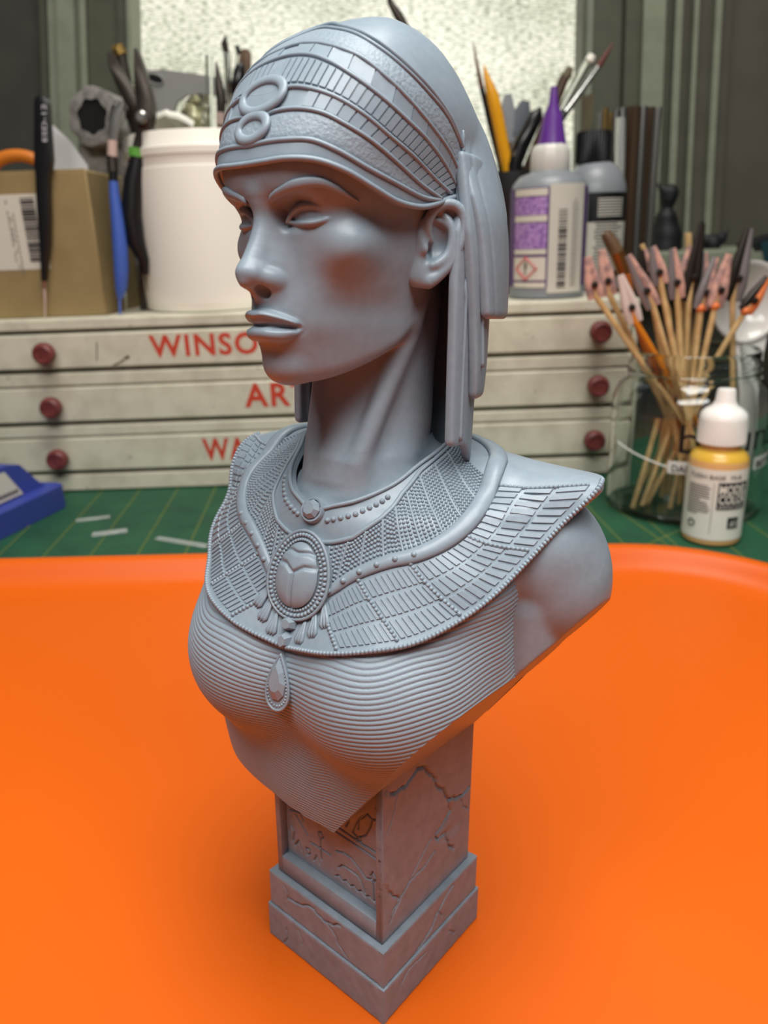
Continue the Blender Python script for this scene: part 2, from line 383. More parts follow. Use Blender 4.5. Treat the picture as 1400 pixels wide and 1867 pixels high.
def head_base(x, y, z):
    ax = np.abs(x); th = np.arctan2(ax, y-10); rho = np.hypot(x, y-10)
    th, zz = np.broadcast_arrays(th, z)
    d = (rho-table_lookup(_RT, zz, th))*0.85
    t = np.clip(74-y, 0, 200); jaw = -114.5+0.06*t+0.0046*t*t     # under the jaw the face ends at this height
    d = smax(d, (jaw-z)*0.85, 12)
    d = smax(d, z-46, 4)
    cr = ellipsoid((0, 4, 42), (69, 95, 72))[0](x, y, z)
    d = smin(d, cr, 6)
    return d
HEAD = Field(head_base, (-86, -84, -172), (86, 126, 52))
def mx(p): return (-p[0], p[1], p[2])
def both(prim, k, op=1):
    # prim: function of side sign
    for s in (1, -1): HEAD.f.append((op, prim(s), k))
HEAD.add((neck_fn, np.array([-86,-112,-262.]), np.array([86,90,30.])), 9)
# cheekbones, chin
both(lambda s: ellipsoid((s*45.5, 53.8, -17), (10, 15, 8.5), rot_axes(0, s*-14, s*-38)), 24)
HEAD.add(ellipsoid((0, 74, -101), (17, 12.5, 11.5)), 10)
both(lambda s: ellipsoid((s*46, 50, -52), (9, 24, 17), rot_axes(0, 0, s*30)), 14, -1) if False else None
# sockets
both(lambda s: ellipsoid((s*31, 101, 3.5), (22, 20.5, 12), rot_axes(0, s*-6, s*-33)), 6, -1)
both(lambda s: ellipsoid((s*17, 99, 1.5), (6.5, 18.5, 9.5), rot_axes(0, 0, s*-8)), 6, -1)
both(lambda s: ellipsoid((s*26, 67.5, 0.5), (17.8, 17.8, 17.8)), 1.2)
# nose
HEAD.chain([(0,94,16),(0,92.6,2),(0,97,-14),(0,104.2,-27),(0,109.0,-36)], [9,7.2,7.0,6.8,7.6], 7)
HEAD.chain([(0,80,4),(0,84,-16),(0,90,-38)], [9,13,16], 10)
both(lambda s: capsule((s*4,104,-37.5), (s*3.0,107.5,-37), 6.5, 6.2), 6)
both(lambda s: ellipsoid((s*11.6, 95.5, -40.0), (6.0, 10.5, 7.2), rot_axes(10, 0, s*18)), 2.6)
HEAD.chain([(0,111,-42.5),(0,105,-46),(0,98,-48)], [4.0,4.2,5.5], 4)
both(lambda s: ellipsoid((s*6.8, 101, -48.0), (3.5, 6.5, 6.0), rot_axes(-18, 0, s*14)), 2.0, -1)
# muzzle, lips
HEAD.cut(capsule((0,110.5,-52), (0,110.0,-62), 3.2, 3.8), 6)
UP = [(0,100.8,-65.8,3.3),(5.5,101.4,-64.8,3.3),(12,97.8,-66.0,3.1),(19,91.4,-68.4,2.7),(25.5,83.6,-71.6,1.8)]
UP2 = [(0,97.8,-69.0,5.2),(6,97.7,-68.7,5.2),(12,94.2,-69.2,4.7),(19,88.6,-70.5,3.4),(25.5,82.2,-72.2,2.0)]
LO = [(0,95.8,-77.6,6.9),(7,95.0,-77.6,6.9),(13,91.4,-77.1,6.1),(19,86.7,-75.6,4.7),(25,82.0,-73.4,2.3)]
for s in (1, -1):
    for Lp, kk in ((UP2, 4.0), (UP, 2.6), (LO, 1.6)):
        for q_ in (1, -1) if s > 0 else (): HEAD.chain([(q_*a,b,c) for a,b,c,r in Lp], [r for a,b,c,r in Lp], kk)
    HEAD.chain([(s*a,b,c) for a,b,c in [(0,103.0,-72.6),(8,101.6,-72.1),(16,95.0,-72.4),(23,87.2,-72.7),(27.5,82.5,-73.2)]], [1.6,1.6,1.6,1.5,1.2], 1.4, -1)
    HEAD.chain([(s*a,b,c) for a,b,c in [(0,106.4,-70.4),(8,105.0,-69.8),(16,98.0,-70.9),(23,90.0,-72.0)]], [4.6,4.6,3.8,2.6], 1.5, -1)
    HEAD.cut(ellipsoid((s*29.5, 84.5, -73.6), (3.5,3.5,3.5)), 6)
for s in (1, -1):
    for dy in (1.6, 0, -1.6):
        HEAD.chain([(s*a,b+dy,c) for a,b,c in [(0,100.6,-71.9),(8,99.6,-71.3),(16,93.6,-71.9),(23,86.2,-72.5),(27,82.6,-73.1)]], [1.15,1.15,1.15,1.05,.9], .5, -1)
HEAD.cut(ellipsoid((0, 100.5, -90.5), (17, 7, 5.5)), 10)
LID_HI = [(17.0,87.4,-1.6),(21.0,86.6,3.8),(27.6,85.9,7.8),(34.3,83.1,9.0),(39.4,79.2,8.4),(43.6,73.5,6.6),(47.5,68.2,4.8),(51.0,66.6,3.8)]
LID_LO = [(17.0,87.2,-1.6),(22.7,85.8,-2.4),(29.8,85.4,-2.8),(36.6,82.6,-2.5),(41.8,78.0,-0.9),(45.6,72.4,1.2),(49.5,67.0,2.8)]
for s in (1, -1):
    HEAD.chain([(s*a,b,c) for a,b,c in LID_HI], [1.0,1.7,2.0,2.1,2.1,1.9,1.5,0.6], .8)
    HEAD.chain([(s*a,b+0.6,c-0.7) for a,b,c in LID_HI], [0.9,1.3,1.5,1.6,1.5,1.3,1.0,0.4], .8)
    HEAD.chain([(s*a,b,c) for a,b,c in LID_LO], [0.9,1.3,1.6,1.7,1.7,1.5,1.0], .6)
# ---------- ear: a field of its own at finer pitch (u back, v up, w outward from the side of the head) ----------
EAR_O = np.array([66.5, -3.0, -11.0]); EU = np.array([.646, -.763, 0]); EV = np.array([0, 0, 1.0]); EW = np.array([.763, .646, 0])
def ear_pt(u, v, w): return EAR_O+u*EU+v*EV+w*EW
def ear_base(x, y, z):
    X, Y, Z = x-EAR_O[0], y-EAR_O[1], z-EAR_O[2]
    u = X*EU[0]+Y*EU[1]; v = Z; w = X*EW[0]+Y*EW[1]
    q = np.sqrt(((u-(13+0.18*v))/18.5)**2+((v-3.5)/31)**2)
    d = (q-1)*17
    return smax(d, np.abs(w+3+0.10*u)-4.0, 4)+0*v
EAR = Field(ear_base, (50, -45, -55), (112, 22, 32))
EAR.cut(ellipsoid(ear_pt(12.5, 2, 3.5), (10.5, 13, 8.5), np.array([EU, EV, EW])), 3)
EAR.cut(ellipsoid(ear_pt(12.0, 14, 3), (9.5, 11.5, 6.0), np.array([EU, EV, EW])), 3)
_hel = [(7,3,-1.5),(3.5,10,1.0),(3.5,18,2.5),(7.5,25,3.0),(14,29,3.0),(22,29,2.6),(28.5,24,2.4),(30.5,13,2.2),(28,1,2.0),(22.5,-11,1.6),(14,-20,1.0),(6,-26,0.5)]
EAR.chain([ear_pt(*p) for p in _hel], [2.2,2.8,3.3,3.5,3.5,3.5,3.5,3.4,3.4,3.4,4.2,5.0], 2.6)
_anti = [(14.5,23,-1.0),(20,16,0.6),(22.5,5,1.4),(19.5,-6,1.4),(12,-13,1.6),(8,-14.5,1.8)]
EAR.chain([ear_pt(*p) for p in _anti], [2.0,2.9,3.4,3.6,3.9,3.4], 3)
EAR.chain([ear_pt(*p) for p in [(7,19,-2.0),(14,17,-1.5),(20,14,0)]], [1.4,1.8,2.4], 2.5)
EAR.add(capsule(ear_pt(-2.5,6,-1), ear_pt(1.5,-3,1.5), 3.4, 4.0), 4)
EAR.add(ellipsoid(ear_pt(0.5,-21,-0.5), (9.5, 9.0, 4.2), np.array([EU, EV, EW])), 4)
EAR.add(capsule(ear_pt(-6,14,-6), ear_pt(-6,-22,-5), 6, 6.5), 8)
EAR.cut(ellipsoid(ear_pt(5.5,-4.5,-0.5), (2.6, 5.5, 5.5), np.array([EU, EV, EW])), 2.5)
# ---------- torso (body frame): sections, then shoulders, breasts ----------
TOR = np.array([  # z, half width, front y, back y
 (-195, 60, 18, -95), (-215, 95, 38, -104), (-240, 130, 57, -108), (-265, 150, 72, -108), (-300, 150, 88, -104), (-340, 152, 98, -100), (-380, 155, 97, -95), (-420, 148, 91, -90), (-460, 147, 85, -86), (-500, 145, 76, -84), (-540, 143, 60, -82), (-580, 142, 46, -80)], float)[::-1]
def torso_base(x, y, z):
    q = hermite(TOR[:,0], TOR[:,1:], np.ravel(z)); a, yf, yb = (q[:,i].reshape(np.shape(z)) for i in range(3))
    c = -12.0; b = np.where(y > c, yf-c, c-yb)
    n = 2.7; e = (np.abs(x/a)**n+np.abs((y-c)/b)**n)**(1/n)
    d = (e-1)*np.minimum(a, np.maximum(b, 60))*0.9
    d = smax(d, z+205, 25)
    # the neck, bent into the head's frame
    Q = (R_BODY.T @ R_HEAD)
    X = x*Q[0,0]+y*Q[1,0]+z*Q[2,0]; Y = x*Q[0,1]+y*Q[1,1]+z*Q[2,1]; Z = x*Q[0,2]+y*Q[1,2]+z*Q[2,2]
    w = np.clip((-174-z)/60, 0, 1)                        # straighten up again below the collar
    X = X*(1-w)+x*w; Y = Y*(1-w)+y*w; Z = Z*(1-w)+z*w
    return smin(d, neck_fn(X, Y, Z), 26)
BODY = Field(torso_base, (-216, -150, -575), (216, 135, -158))
for s in (1, -1):
    BODY.chain([(s*46,-52,-204),(s*90,-50,-214),(s*140,-46,-232),(s*(158 if s < 0 else 138),-44,-246)], [26,30,36,40], 24, sub=2)      # trapezius
    BODY.add(ellipsoid((s*(166 if s < 0 else 142), -58, -272), (47, 50, 68), rot_axes(0, s*-14, 0)), 12)       # upper arm
    BODY.add(capsule((s*148,-36,-298), (s*153,-40,-356), 36, 36), 4)
    BODY.chain([(s*24,42,-229),(s*80,22,-226),(s*140,-20,-224)], [9,9,12], 16, sub=2)   # collar bone
    BODY.add(ellipsoid(((67 if s < 0 else 62)*s, 71, -360), (59, 55, 58), rot_axes(0, 0, s*-12)), 42)
CUTS = [((-3,50,-555), (-.803,.15,-.577)), ((124,0,-506), (.82,0,-.573)), ((0,0,-519), (.16,0,-.987))]
for p, n in CUTS:
    BODY.f.append((-1, ((lambda n, p: (lambda x, y, z: -((x-p[0])*n[0]+(y-p[1])*n[1]+(z-p[2])*n[2])))(n, p), np.array([-216,-150,-575.]), np.array([216,135,-158.])), 0 if n[0] < 0 else 14))
# ---------- headcloth (head frame) ----------
CAP = np.array([  # z, half width, front y, back y
 (0, 77, 107, -158), (35, 79, 107.5, -152), (51, 81, 103.5, -143), (70, 82, 96, -128), (86, 80.5, 88.5, -111), (101, 76.5, 78.5, -93), (117, 69, 63, -73), (130, 58, 45, -54), (138, 46, 30, -41), (143.5, 31, 14, -28), (146.5, 12, 0, -16), (150, -8, -8, -8)], float)
def cap_base(x, y, z):
    q = hermite(CAP[:,0], CAP[:,1:], np.ravel(z)); a, yf, yb = (q[:,i].reshape(np.shape(z)) for i in range(3))
    c = np.minimum(0, yf-20); a = np.maximum(a, 1); n = np.where(y > c, 2.6, 2.2); b = np.maximum(np.where(y > c, yf-c, c-yb), 1)
    e = (np.abs(x/a)**n+np.abs((y-c)/b)**n)**(1/n)
    return (e-1)*np.minimum(a, b)*0.9+0*z
LAYERS = [  # name, rings (z, half width, depth behind the centre), thickness, front edge (z, y), hem height
 ('outer', [(-90,105,121),(-62,104.5,121),(-15,101.5,122),(14,97.5,119),(35,90.5,115),(52,83.5,106),(70,75,90),(96,58,68)], 9, [(-90,-44),(-62,-41),(-9,-33),(25,-26),(55,-27),(68,-32),(80,-44),(98,-75),(125,-130)], -63),
 ('middle', [(-140,96,80),(-110,98,84),(-62,97,88),(0,95,90),(60,84,80)], 9, [(-140,-44),(-126,-42),(-62,-33),(0,-22),(60,-22)], -126),
 ('inner', [(-190,90.5,73),(-120,90,76),(-40,89.5,80),(20,87,80),(62,80,74)], 8.5, [(-180,-21),(-40,-17),(0,-18),(20,-24),(62,-26)], -163)]
def layer_base(rings, th, front, hem, top):
    rings = np.array(rings, float); front = np.array(front, float)
    def fn(x, y, z):
        zz = np.ravel(z); q = hermite(rings[:,0], rings[:,1:], zz); a, b = (q[:,i].reshape(np.shape(z)) for i in (0,1))
        yf = np.interp(zz, front[:,0], front[:,1]).reshape(np.shape(z)); Y = y+30
        bb = np.where(Y < 0, b, a*1.25)
        e = np.sqrt((x/a)**2+(Y/bb)**2); r = np.sqrt(x**2+Y**2)+1e-6; d = (e-1)*r/np.maximum(e, 1e-3)
        # a shallow pleat behind the front edge
        d = d+0.9*np.exp(-((y-yf+13)/2.2)**2)
        d = smax(d, -(d+th), 2)
        d = smax(d, y-yf, 3)
        d = smax(d, hem-20*np.clip((-40-y)/25, 0, 1)*(hem < -150)-z, 6)
        return smax(d, z-top, 3)
    return fn
RIM_F = [(103,31.5),(80,33),(40,34.5),(0,33)]
# ---------- the bust ----------
RESIN = sRGB(134,147,158)
M_resin = material('grey_resin', RESIN, .37, spec=.5, noise=(900, sRGB(129,142,153), .35, .65), bump=(5200,.06,.004))
M_grain = material('grainy_grey_resin', RESIN, .42, spec=.45, bump=(1900,.55,.03))
M_weave = material('woven_grey_resin', RESIN, .42, spec=.5, bump=(3600,.30,.012))
M_stone = material('grey_resin_stone', sRGB(132,142,153), .5, spec=.4, noise=(420, sRGB(120,130,140), .35, .7), bump=(2600,.12,.01))
bust = empty('bust', base_cm((-5.5,-14.6,-728.857)), 'unpainted blue-grey resin bust of a woman in a headcloth and broad beaded collar', 'bust')
M0 = bust
# figure: head with ears, neck, shoulders and trunk in one mesh
fig = MB()
d, lo = HEAD.grid(.6, True); P, F = polygonise(d, lo, .6, 1)
keep = [f for f in F if min(P[i][2] for i in f) > lo[2]+2.2]; fig.add(head_cm(P), keep)
d, lo = EAR.grid(.6); P, F = polygonise(d, lo, .6, 1)
fig.add(head_cm(P), F); P = P*np.array([-1,1,1]); fig.add(head_cm(P), F, flip=True)
d, lo = BODY.grid(2.0); P, F = polygonise(d, lo, 2.0, 0)
keep = [f for f in F if max(P[i][2] for i in f) < -163]; fig.add(body_cm(P), keep)
fig.build('figure', M_resin, M0, True)
print('figure', time.time()-T0)
# eyebrows: raised flat bands
BR_T = [(10.5,98.3,15.0),(14.2,98.7,17.4),(23.9,98.5,20.6),(33.9,96.5,23.8),(42.9,91.5,25.2),(49.0,85.9,24.6),(53.7,78.8,21.8),(56.8,69.8,17.3),(58.6,59.5,12.8)]
BR_B = [(10.0,96.5,11.0),(13.6,95.8,11.6),(22.6,95.0,14.8),(32.3,93.5,17.2),(40.5,90.5,18.6),(47.1,86.3,19.0),(51.6,80.0,17.6),(55.6,69.5,14.6),(58.4,59.4,12.2)]
def head_push(P, want):
    for _ in range(3):
        v = HEAD(*P.T); g = gradient(HEAD, P, .8); P = P+g*(want-v)[:, None]
    return P, g
for s in (1, -1):
    T = resample(BR_T, 40)*np.array([s,1,1]); B = resample(BR_B, 40)*np.array([s,1,1])
    rows = []
    for q, h in ((0,-.6),(0.01,1.5),(.12,2.5),(.5,2.9),(.88,2.6),(.99,1.5),(1,-.6)):
        Q, g = head_push(T*(1-q)+B*q, h); rows.append(Q)
    G = np.stack(rows, 1); ends = []
    for e in (0, -1): G[e] = G[e].mean(0)*.6+G[e]*.4
    m = MB(); m.grid(head_cm(G.reshape(-1,3)).reshape(G.shape), flip=(s < 0)); n = G.shape[1]
    m.F.append(tuple(range(n))); m.M.append(0); m.F.append(tuple(range(len(G)*n-n, len(G)*n))[::-1]); m.M.append(0)
    m.build('eyebrow', M_resin, M0, True)
# ---------- headcloth ----------
RIM_T = np.array([(0,33),(10,33.5),(17,34.5),(29,34),(38,29),(49,21),(62,14),(78,13),(91,17),(103,23),(113,26),(180,28)], float)
def rim_z(x, y): return hermite(RIM_T[:,0], RIM_T[:,1], np.ravel(np.degrees(np.arctan2(np.abs(x), y)))).reshape(np.broadcast(x, y).shape)
def cap_fn(x, y, z): return smax(cap_base(x, y, z), rim_z(x, y)-z, 1.5)
CLOTH = Field(cap_fn, (-112, -158, 8), (112, 116, 152))
lay = {n: layer_base(r, t, f, h, {'outer':116,'middle':56,'inner':58}[n]) for n, r, t, f, h in LAYERS}
CLOTH2 = Field(lambda x, y, z: smin(cap_fn(x, y, z), lay['outer'](x, y, z), 2.5+15*np.clip((-45-y)/35, 0, 1)+0*x*z), (-112, -160, -72), (112, 116, 152))
d, lo = CLOTH2.grid(1.2, True); P, F = polygonise(d, lo, 1.2, 1)
cloth = mesh('headcloth', head_cm(P), F, M_resin, M0)
for n, z0, z1 in (('middle',-136,62),('inner',-192,64)):
    f = Field(lay[n], (-106, -130, z0), (106, 2, z1)); d, lo = f.grid(1.2, True); P, F = polygonise(d, lo, 1.2, 1)
    mesh('lappet', head_cm(P), F, M_resin, cloth)
# pleat folds behind the ear
all_cloth = lambda x, y, z: np.minimum(np.minimum(smin(cap_fn(x, y, z), lay['outer'](x, y, z), 2.5), lay['middle'](x, y, z)), lay['inner'](x, y, z))
for s in (1, -1):
    for pts in ([(80.5,-27,70),(80.5,-28.5,50),(79,-31,27)], [(92,-38,4),(94.5,-40,-15),(96,-44,-40),(96.5,-48,-100)], [(89,-30,-30),(90.5,-31,-90),(91,-32,-158)]):
        q = resample(pts, 30)*np.array([s,1,1])
        for _ in range(4): vq = all_cloth(*q.T); gq = gradient(all_cloth, q, .8); q = q+gq*np.clip(.5-vq, -3, 6)[:, None]*np.array([1,1,.2])
        m = MB(); m.tube(head_cm(q), np.interp(np.linspace(0,1,30),[0,.1,1],[.6,1.5,1.9])*MMF, 8); m.build('pleat', M_resin, cloth, True)
print('cloth', time.time()-T0)
# ---------- headband ----------
RID = [
 [(0,107.5,33.5),(18,107,34),(33,103,35),(51,93,34),(63,79,29),(71,61,21),(75,40,14),(77,16,13),(78,-2,17),(78,-19,23),(77,-32,26)],
 [(0,106,45.5),(8,105.5,46),(31,101,46.5),(47,94,46),(59,84,41),(70,65,32),(76,41,25),(78,14,19.5),(78,-8,20)],
 [(0,98.5,63),(17,97,66),(35,93,66),(50,87,63),(62,79,57),(70,66,50),(77,42,38),(78,18,28),(78,-8,21)],
 [(0,91,78),(24,89,81),(42,86,78),(55,80,73),(68,68,64),(76,50,53),(79,28,44),(79,1,33),(78,-20,26)],
 [(0,74,107),(23,75,104.5),(45,74,96),(60,69,87),(71,59,78),(79,39,66),(81,16,56),(80,-11,42),(77,-32,28)],
 [(0,64,116),(22,66,113),(43,66,107),(60,60,99),(71,52,90),(78,37,79),(82,18,68),(81,-11,53),(78,-31,39)],
 [(0,42,132),(26,50,125),(44,52,119),(60,49,110),(73,37,99),(80,17,87),(82,-3,77),(81,-24,61)],
 [(0,35,136),(32,48,126),(53,48,117),(67,41,107),(76,28,97),(81,7,85),(82,-10,74),(81,-28,58)]]
def cap_push(P, want):
    P = np.asarray(P, float)
    for _ in range(4):
        v = cap_base(*P.T); g = gradient(cap_base, P, 1.0); P = P+g*(want-v)[:, None]
    return P, g
RN = 121
RIDF = []
for r in RID:
    full = [(-a,b,c) for a,b,c in r[:0:-1]]+r; RIDF.append(cap_push(resample(full, RN), 0)[0])
def band_point(i, u, w, h):
    # between ridge i and i+1: u along (0..1 left ear to right ear), w across, h proud
    a = np.stack([np.interp(u, np.linspace(0,1,RN), RIDF[i][:,k]) for k in range(3)], -1); b = np.stack([np.interp(u, np.linspace(0,1,RN), RIDF[i+1][:,k]) for k in range(3)], -1)
    P, g = cap_push(a*(1-w[:,None])+b*w[:,None], 0); return P+g*np.asarray(h)[..., None]
def band_strip(i, h, nu=120, nv=6, w0=0.0, w1=1.0):
    U, W = np.meshgrid(np.linspace(.003,.997,nu), np.linspace(w0,w1,nv), indexing='ij'); hh = np.full(U.size, h).reshape(U.shape); hh[:,[0,-1]] = -.5; hh[[0,-1]] = -.5
    return head_cm(band_point(i, U.ravel(), W.ravel(), hh.ravel())).reshape(nu, nv, 3)
m = MB(); m.grid(band_strip(0, .7, nv=8)); band = m.build('headband', M_resin, M0, True)
for i, r in enumerate((2.1,1.7,1.5,1.5,1.5,1.5,1.3,1.7)):
    Pq, g = cap_push(resample(RIDF[i], 150), .35*r); m = MB(); m.tube(head_cm(Pq), r*MMF, 10, nrm=g@R_HEAD.T); m.build('cord', M_resin, band, True)
for i in (1, 5):
    m = MB(); m.grid(band_strip(i, .6, 160, 8)); m.build('grainy_strip', M_grain, band, True)
def plates(i, us, h, gap, w0=.12, w1=.88):
    for a, b in zip(us[:-1], us[1:]):
        g = min(gap, (b-a)*.25); U, W = np.meshgrid(np.linspace(a+g,b-g,4), np.linspace(w0,w1,4), indexing='ij')
        mid = band_point(i, np.array([(a+b)/2]), np.array([.5]), np.array([0.]))[0]
        hh = np.full((4,4), h); hh[[0,-1]] = -.4; hh[:,[0,-1]] = -.4
        U[1] = a+g*1.15; U[2] = b-g*1.15; W[:,1] = w0+.02; W[:,2] = w1-.02
        m = MB(); m.grid(head_cm(band_point(i, U.ravel(), W.ravel(), hh.ravel())).reshape(4,4,3)); m.build('inlay_plate', M_resin, band, 25)
def spread(u0, u1, n, p=1.0): return u0+(u1-u0)*np.linspace(0,1,n+1)**p
for sd in (0, 1):
    f = (lambda u: u) if sd else (lambda u: (1-u)[::-1])
    plates(2, f(spread(.61,.985,15)), 1.0, .0016); plates(3, f(spread(.515,.985,30)), 1.3, .0016); plates(4, f(spread(.52,.985,10)), 1.0, .0012, .1, .9)
# two rings at the brow
def surf_disc(cx, cz, rx, rz, tilt, h):
    pass
def front_point(x, z, h):
    y = np.interp(z, [30,45,57,66,77,90,105], [110,106.5,102,98,92,86.5,76]); P = np.stack([x, y, z], -1)
    P, g = cap_push(P, 0); return P+g*np.asarray(h)[..., None], g
for cz, rx, rz in ((77.5,19.5,10.5),(56.5,13.5,8.0)):
    a = np.linspace(0, 2*math.pi, 64, endpoint=False)
    Pq, g = front_point(rx*np.cos(a), cz+rz*np.sin(a)-.0*np.cos(a), np.full(64, 2.2))
    m = MB(); m.tube(head_cm(Pq), 3.7*MMF, 10, nrm=g@R_HEAD.T, flat=.55, closed=True); ring = m.build('brow_ring', M_resin, band, True)
    rr = np.linspace(0, 1, 7)[:, None]; A = a[None, :]
    Pq, g = front_point((rx*rr*np.cos(A)).ravel(), (cz+rz*rr*np.sin(A)).ravel(), np.full(64*7, 2.0)); m = MB(); m.grid(head_cm(Pq).reshape(7,64,3).transpose(1,0,2), close_u=True)
    m.build('ring_field', M_grain if cz < 60 else M_resin, band, True)
print('band', time.time()-T0)
# ---------- dress ----------
TORSO = Field(torso_base, BODY.lo, BODY.hi)
for s in (1, -1): TORSO.add(ellipsoid(((67 if s < 0 else 62)*s, 71, -360), (59, 55, 58), rot_axes(0, 0, s*-12)), 42)
th = np.linspace(-2.15, 2.15, 111); zc = np.linspace(-556, -225, 90); TH, ZZ = np.meshgrid(th, zc, indexing='ij')
o = np.stack([np.sin(TH)*230, -12+np.cos(TH)*230, ZZ], -1).reshape(-1,3); dd = np.stack([-np.sin(TH), -np.cos(TH), 0*TH], -1).reshape(-1,3)
Q, hit = march(TORSO, o, dd, 0, 225, 60, 2.0); RR = np.hypot(Q[:,0], Q[:,1]+12).reshape(TH.shape)
nth, nz = 430, 620
tf = np.linspace(th[0], th[-1], nth); zf = np.linspace(zc[0], zc[-1], nz)
Rf = hermite(th, RR, tf); Rf = hermite(zc, Rf.T, zf).T
TF, ZF = np.meshgrid(tf, zf, indexing='ij')
rng = np.random.default_rng(4); wav = sum(rng.uniform(.12,.5)*np.sin(TF*rng.uniform(4,16)+ZF*rng.uniform(-.05,.05)+rng.uniform(0,6)) for _ in range(7))
XF = np.sin(TF)*Rf
spacing = np.interp(zf, [-556,-470,-420,-380,-225], [3.7,3.6,3.7,4.1,4.3]); ph = np.cumsum(np.gradient(zf)/spacing)[None, :]
rise = 20*np.clip(np.abs(XF)/150, 0, 1.1)**2.2-7*np.exp(-(XF/26)**2)*np.clip((ZF+470)/120, 0, 1)
phase = ph-(rise+wav)/np.interp(ZF, zf, spacing)
rip = np.abs(np.sin(phase*math.pi)); rip = 1.15*rip**.7
Rf2 = Rf+rip-.3
DP = np.stack([np.sin(TF)*Rf2, -12+np.cos(TF)*Rf2, ZF], -1)
def clip_planes(bm):
    for p, n in CUTS:
        bmesh.ops.bisect_plane(bm, geom=bm.verts[:]+bm.edges[:]+bm.faces[:], plane_co=p, plane_no=n, clear_outer=True)
m = MB(); m.grid(DP, flip=False); me = bpy.data.meshes.new('d'); me.from_pydata(m.P[0].tolist(), [], m.F); bm = bmesh.new(); bm.from_mesh(me); clip_planes(bm); bm.to_mesh(me); bm.free()
P = np.array([v.co[:] for v in me.vertices]); F = [tuple(p.vertices) for p in me.polygons]
dress = mesh('dress', body_cm(P), F, M_weave, M0)
print('dress', time.time()-T0, len(F))
# ---------- collar ----------
K_IN = [(0,61,-214),(14,58,-208),(33,48,-202),(46,33,-196),(54,18,-190),(60,-2,-181),(67,-20,-173),(66,-45,-168),(55,-66,-167),(40,-82,-167),(20,-93,-168),(0,-96,-168)]
K_MID = [(0,88,-283),(24,85,-275),(46,75,-257),(70,63,-244),(91,51,-237),(107,33,-228),(117,12,-215),(118,-15,-201),(114,-40,-187),(98,-75,-182),(60,-105,-182),(0,-120,-184)]
K_OUT = [(0,109,-319),(45,114,-309),(82,106,-300),(111,88,-293),(134,61,-280),(151,33,-264),(166,4,-242),(183,-20,-216),(204,-42,-186),(180,-85,-190),(110,-125,-205),(0,-140,-212)]
NU, NV = 111, 49
ks = np.arange(12); ku = np.linspace(0, 11, NU)
A3 = np.stack([hermite(ks, np.array(K, float), ku) for K in (K_IN, K_MID, K_OUT)], 0)
vv = np.linspace(0, 1, NV); CG = hermite(np.array([0,.5,1.]), A3, vv).transpose(1,0,2)      # NU,NV,3
BODY0 = Field(torso_base, BODY.lo, BODY.hi); BODY0.f = [f for f in BODY.f[:-len(CUTS)]]
flat = CG.reshape(-1,3)
for _ in range(3):
    dv = BODY0(*flat.T); g = gradient(BODY0, flat, 1.5); flat = flat+g*np.clip(4.5-dv, 0, None)[:, None]
CG = flat.reshape(CG.shape)
for _ in range(2): CG[1:-1,1:-1] = (CG[1:-1,1:-1]*2+CG[:-2,1:-1]+CG[2:,1:-1]+CG[1:-1,:-2]+CG[1:-1,2:])/6
CG[0,:,0] = 0; CG[-1,:,0] = 0
CR = CG.copy(); CR[...,0] *= 1-.075*np.clip((ku-1.0)/2.5, 0, 1)[:, None]*np.clip((vv-.3)/.5, 0, 1)[None]; kw = np.clip((ku-5.5)/2.5, 0, 1)[:, None]*np.clip((vv-.45)/.5, 0, 1)[None]; CR[...,0] *= 1-.17*kw; CR[...,2] -= 9*kw
flat = CR.reshape(-1,3); dv = BODY0(*flat.T); g = gradient(BODY0, flat, 1.5); flat = flat+g*np.clip(4.0-dv, 0, None)[:, None]; CR = flat.reshape(CR.shape)
for _ in range(6): CR[1:-1] = (CR[:-2]+2*CR[1:-1]+CR[2:])/4; CR[:,1:-1] = (CR[:,:-2]+2*CR[:,1:-1]+CR[:,2:])/4
CR[0,:,0] = 0; CR[-1,:,0] = 0
FULL = np.concatenate([(CG*np.array([-1,1,1]))[:0:-1], CR[:-1]], 0)          # ring from the back, over her left (-x), front, her right
NF = len(FULL)
du = np.roll(FULL,-1,0)-np.roll(FULL,1,0); dv = np.gradient(FULL, axis=1); CN = np.cross(du, dv); CN /= np.linalg.norm(CN, axis=2, keepdims=True)
if (CN[NU-1]@np.array([0,1,0])).mean() < 0: CN = -CN
def collar(k, v, side, h=0.0):
    # k: 0 front .. 11 back, v: 0 neck .. 1 rim, side +1 her right / -1 her left; body millimetres
    k = np.asarray(k, float)+0*np.asarray(v, float); v = np.asarray(v, float)+0*k
    f = (NU-1)+side*k/11*(NU-1); i = np.floor(f).astype(int); a = (f-i)[..., None]; j = np.clip((v*(NV-1)).astype(int), 0, NV-2); b = (v*(NV-1)-j)[..., None]
    S = lambda G: (G[i%NF,j]*(1-a)+G[(i+1)%NF,j]*a)*(1-b)+(G[i%NF,j+1]*(1-a)+G[(i+1)%NF,j+1]*a)*b
    N = S(CN); N /= np.linalg.norm(N, axis=-1, keepdims=True); return S(FULL)+N*np.asarray(h)[..., None], N
TH_C = 5.0
m = MB(); m.grid(np.concatenate([body_cm(FULL.reshape(-1,3)).reshape(FULL.shape), body_cm((FULL-CN*TH_C)[:, ::-1].reshape(-1,3)).reshape(FULL.shape), body_cm(FULL[:, :1].reshape(-1,3)).reshape(NF,1,3)], 1), close_u=True)
e1 = np.cross(FULL[NU,5]-FULL[NU-1,5], FULL[NU-1,6]-FULL[NU-1,5])
if e1@CN[NU-1,5] < 0: m.F = [f[::-1] for f in m.F]
neck_collar = m.build('broad_collar', M_resin, M0, 50)
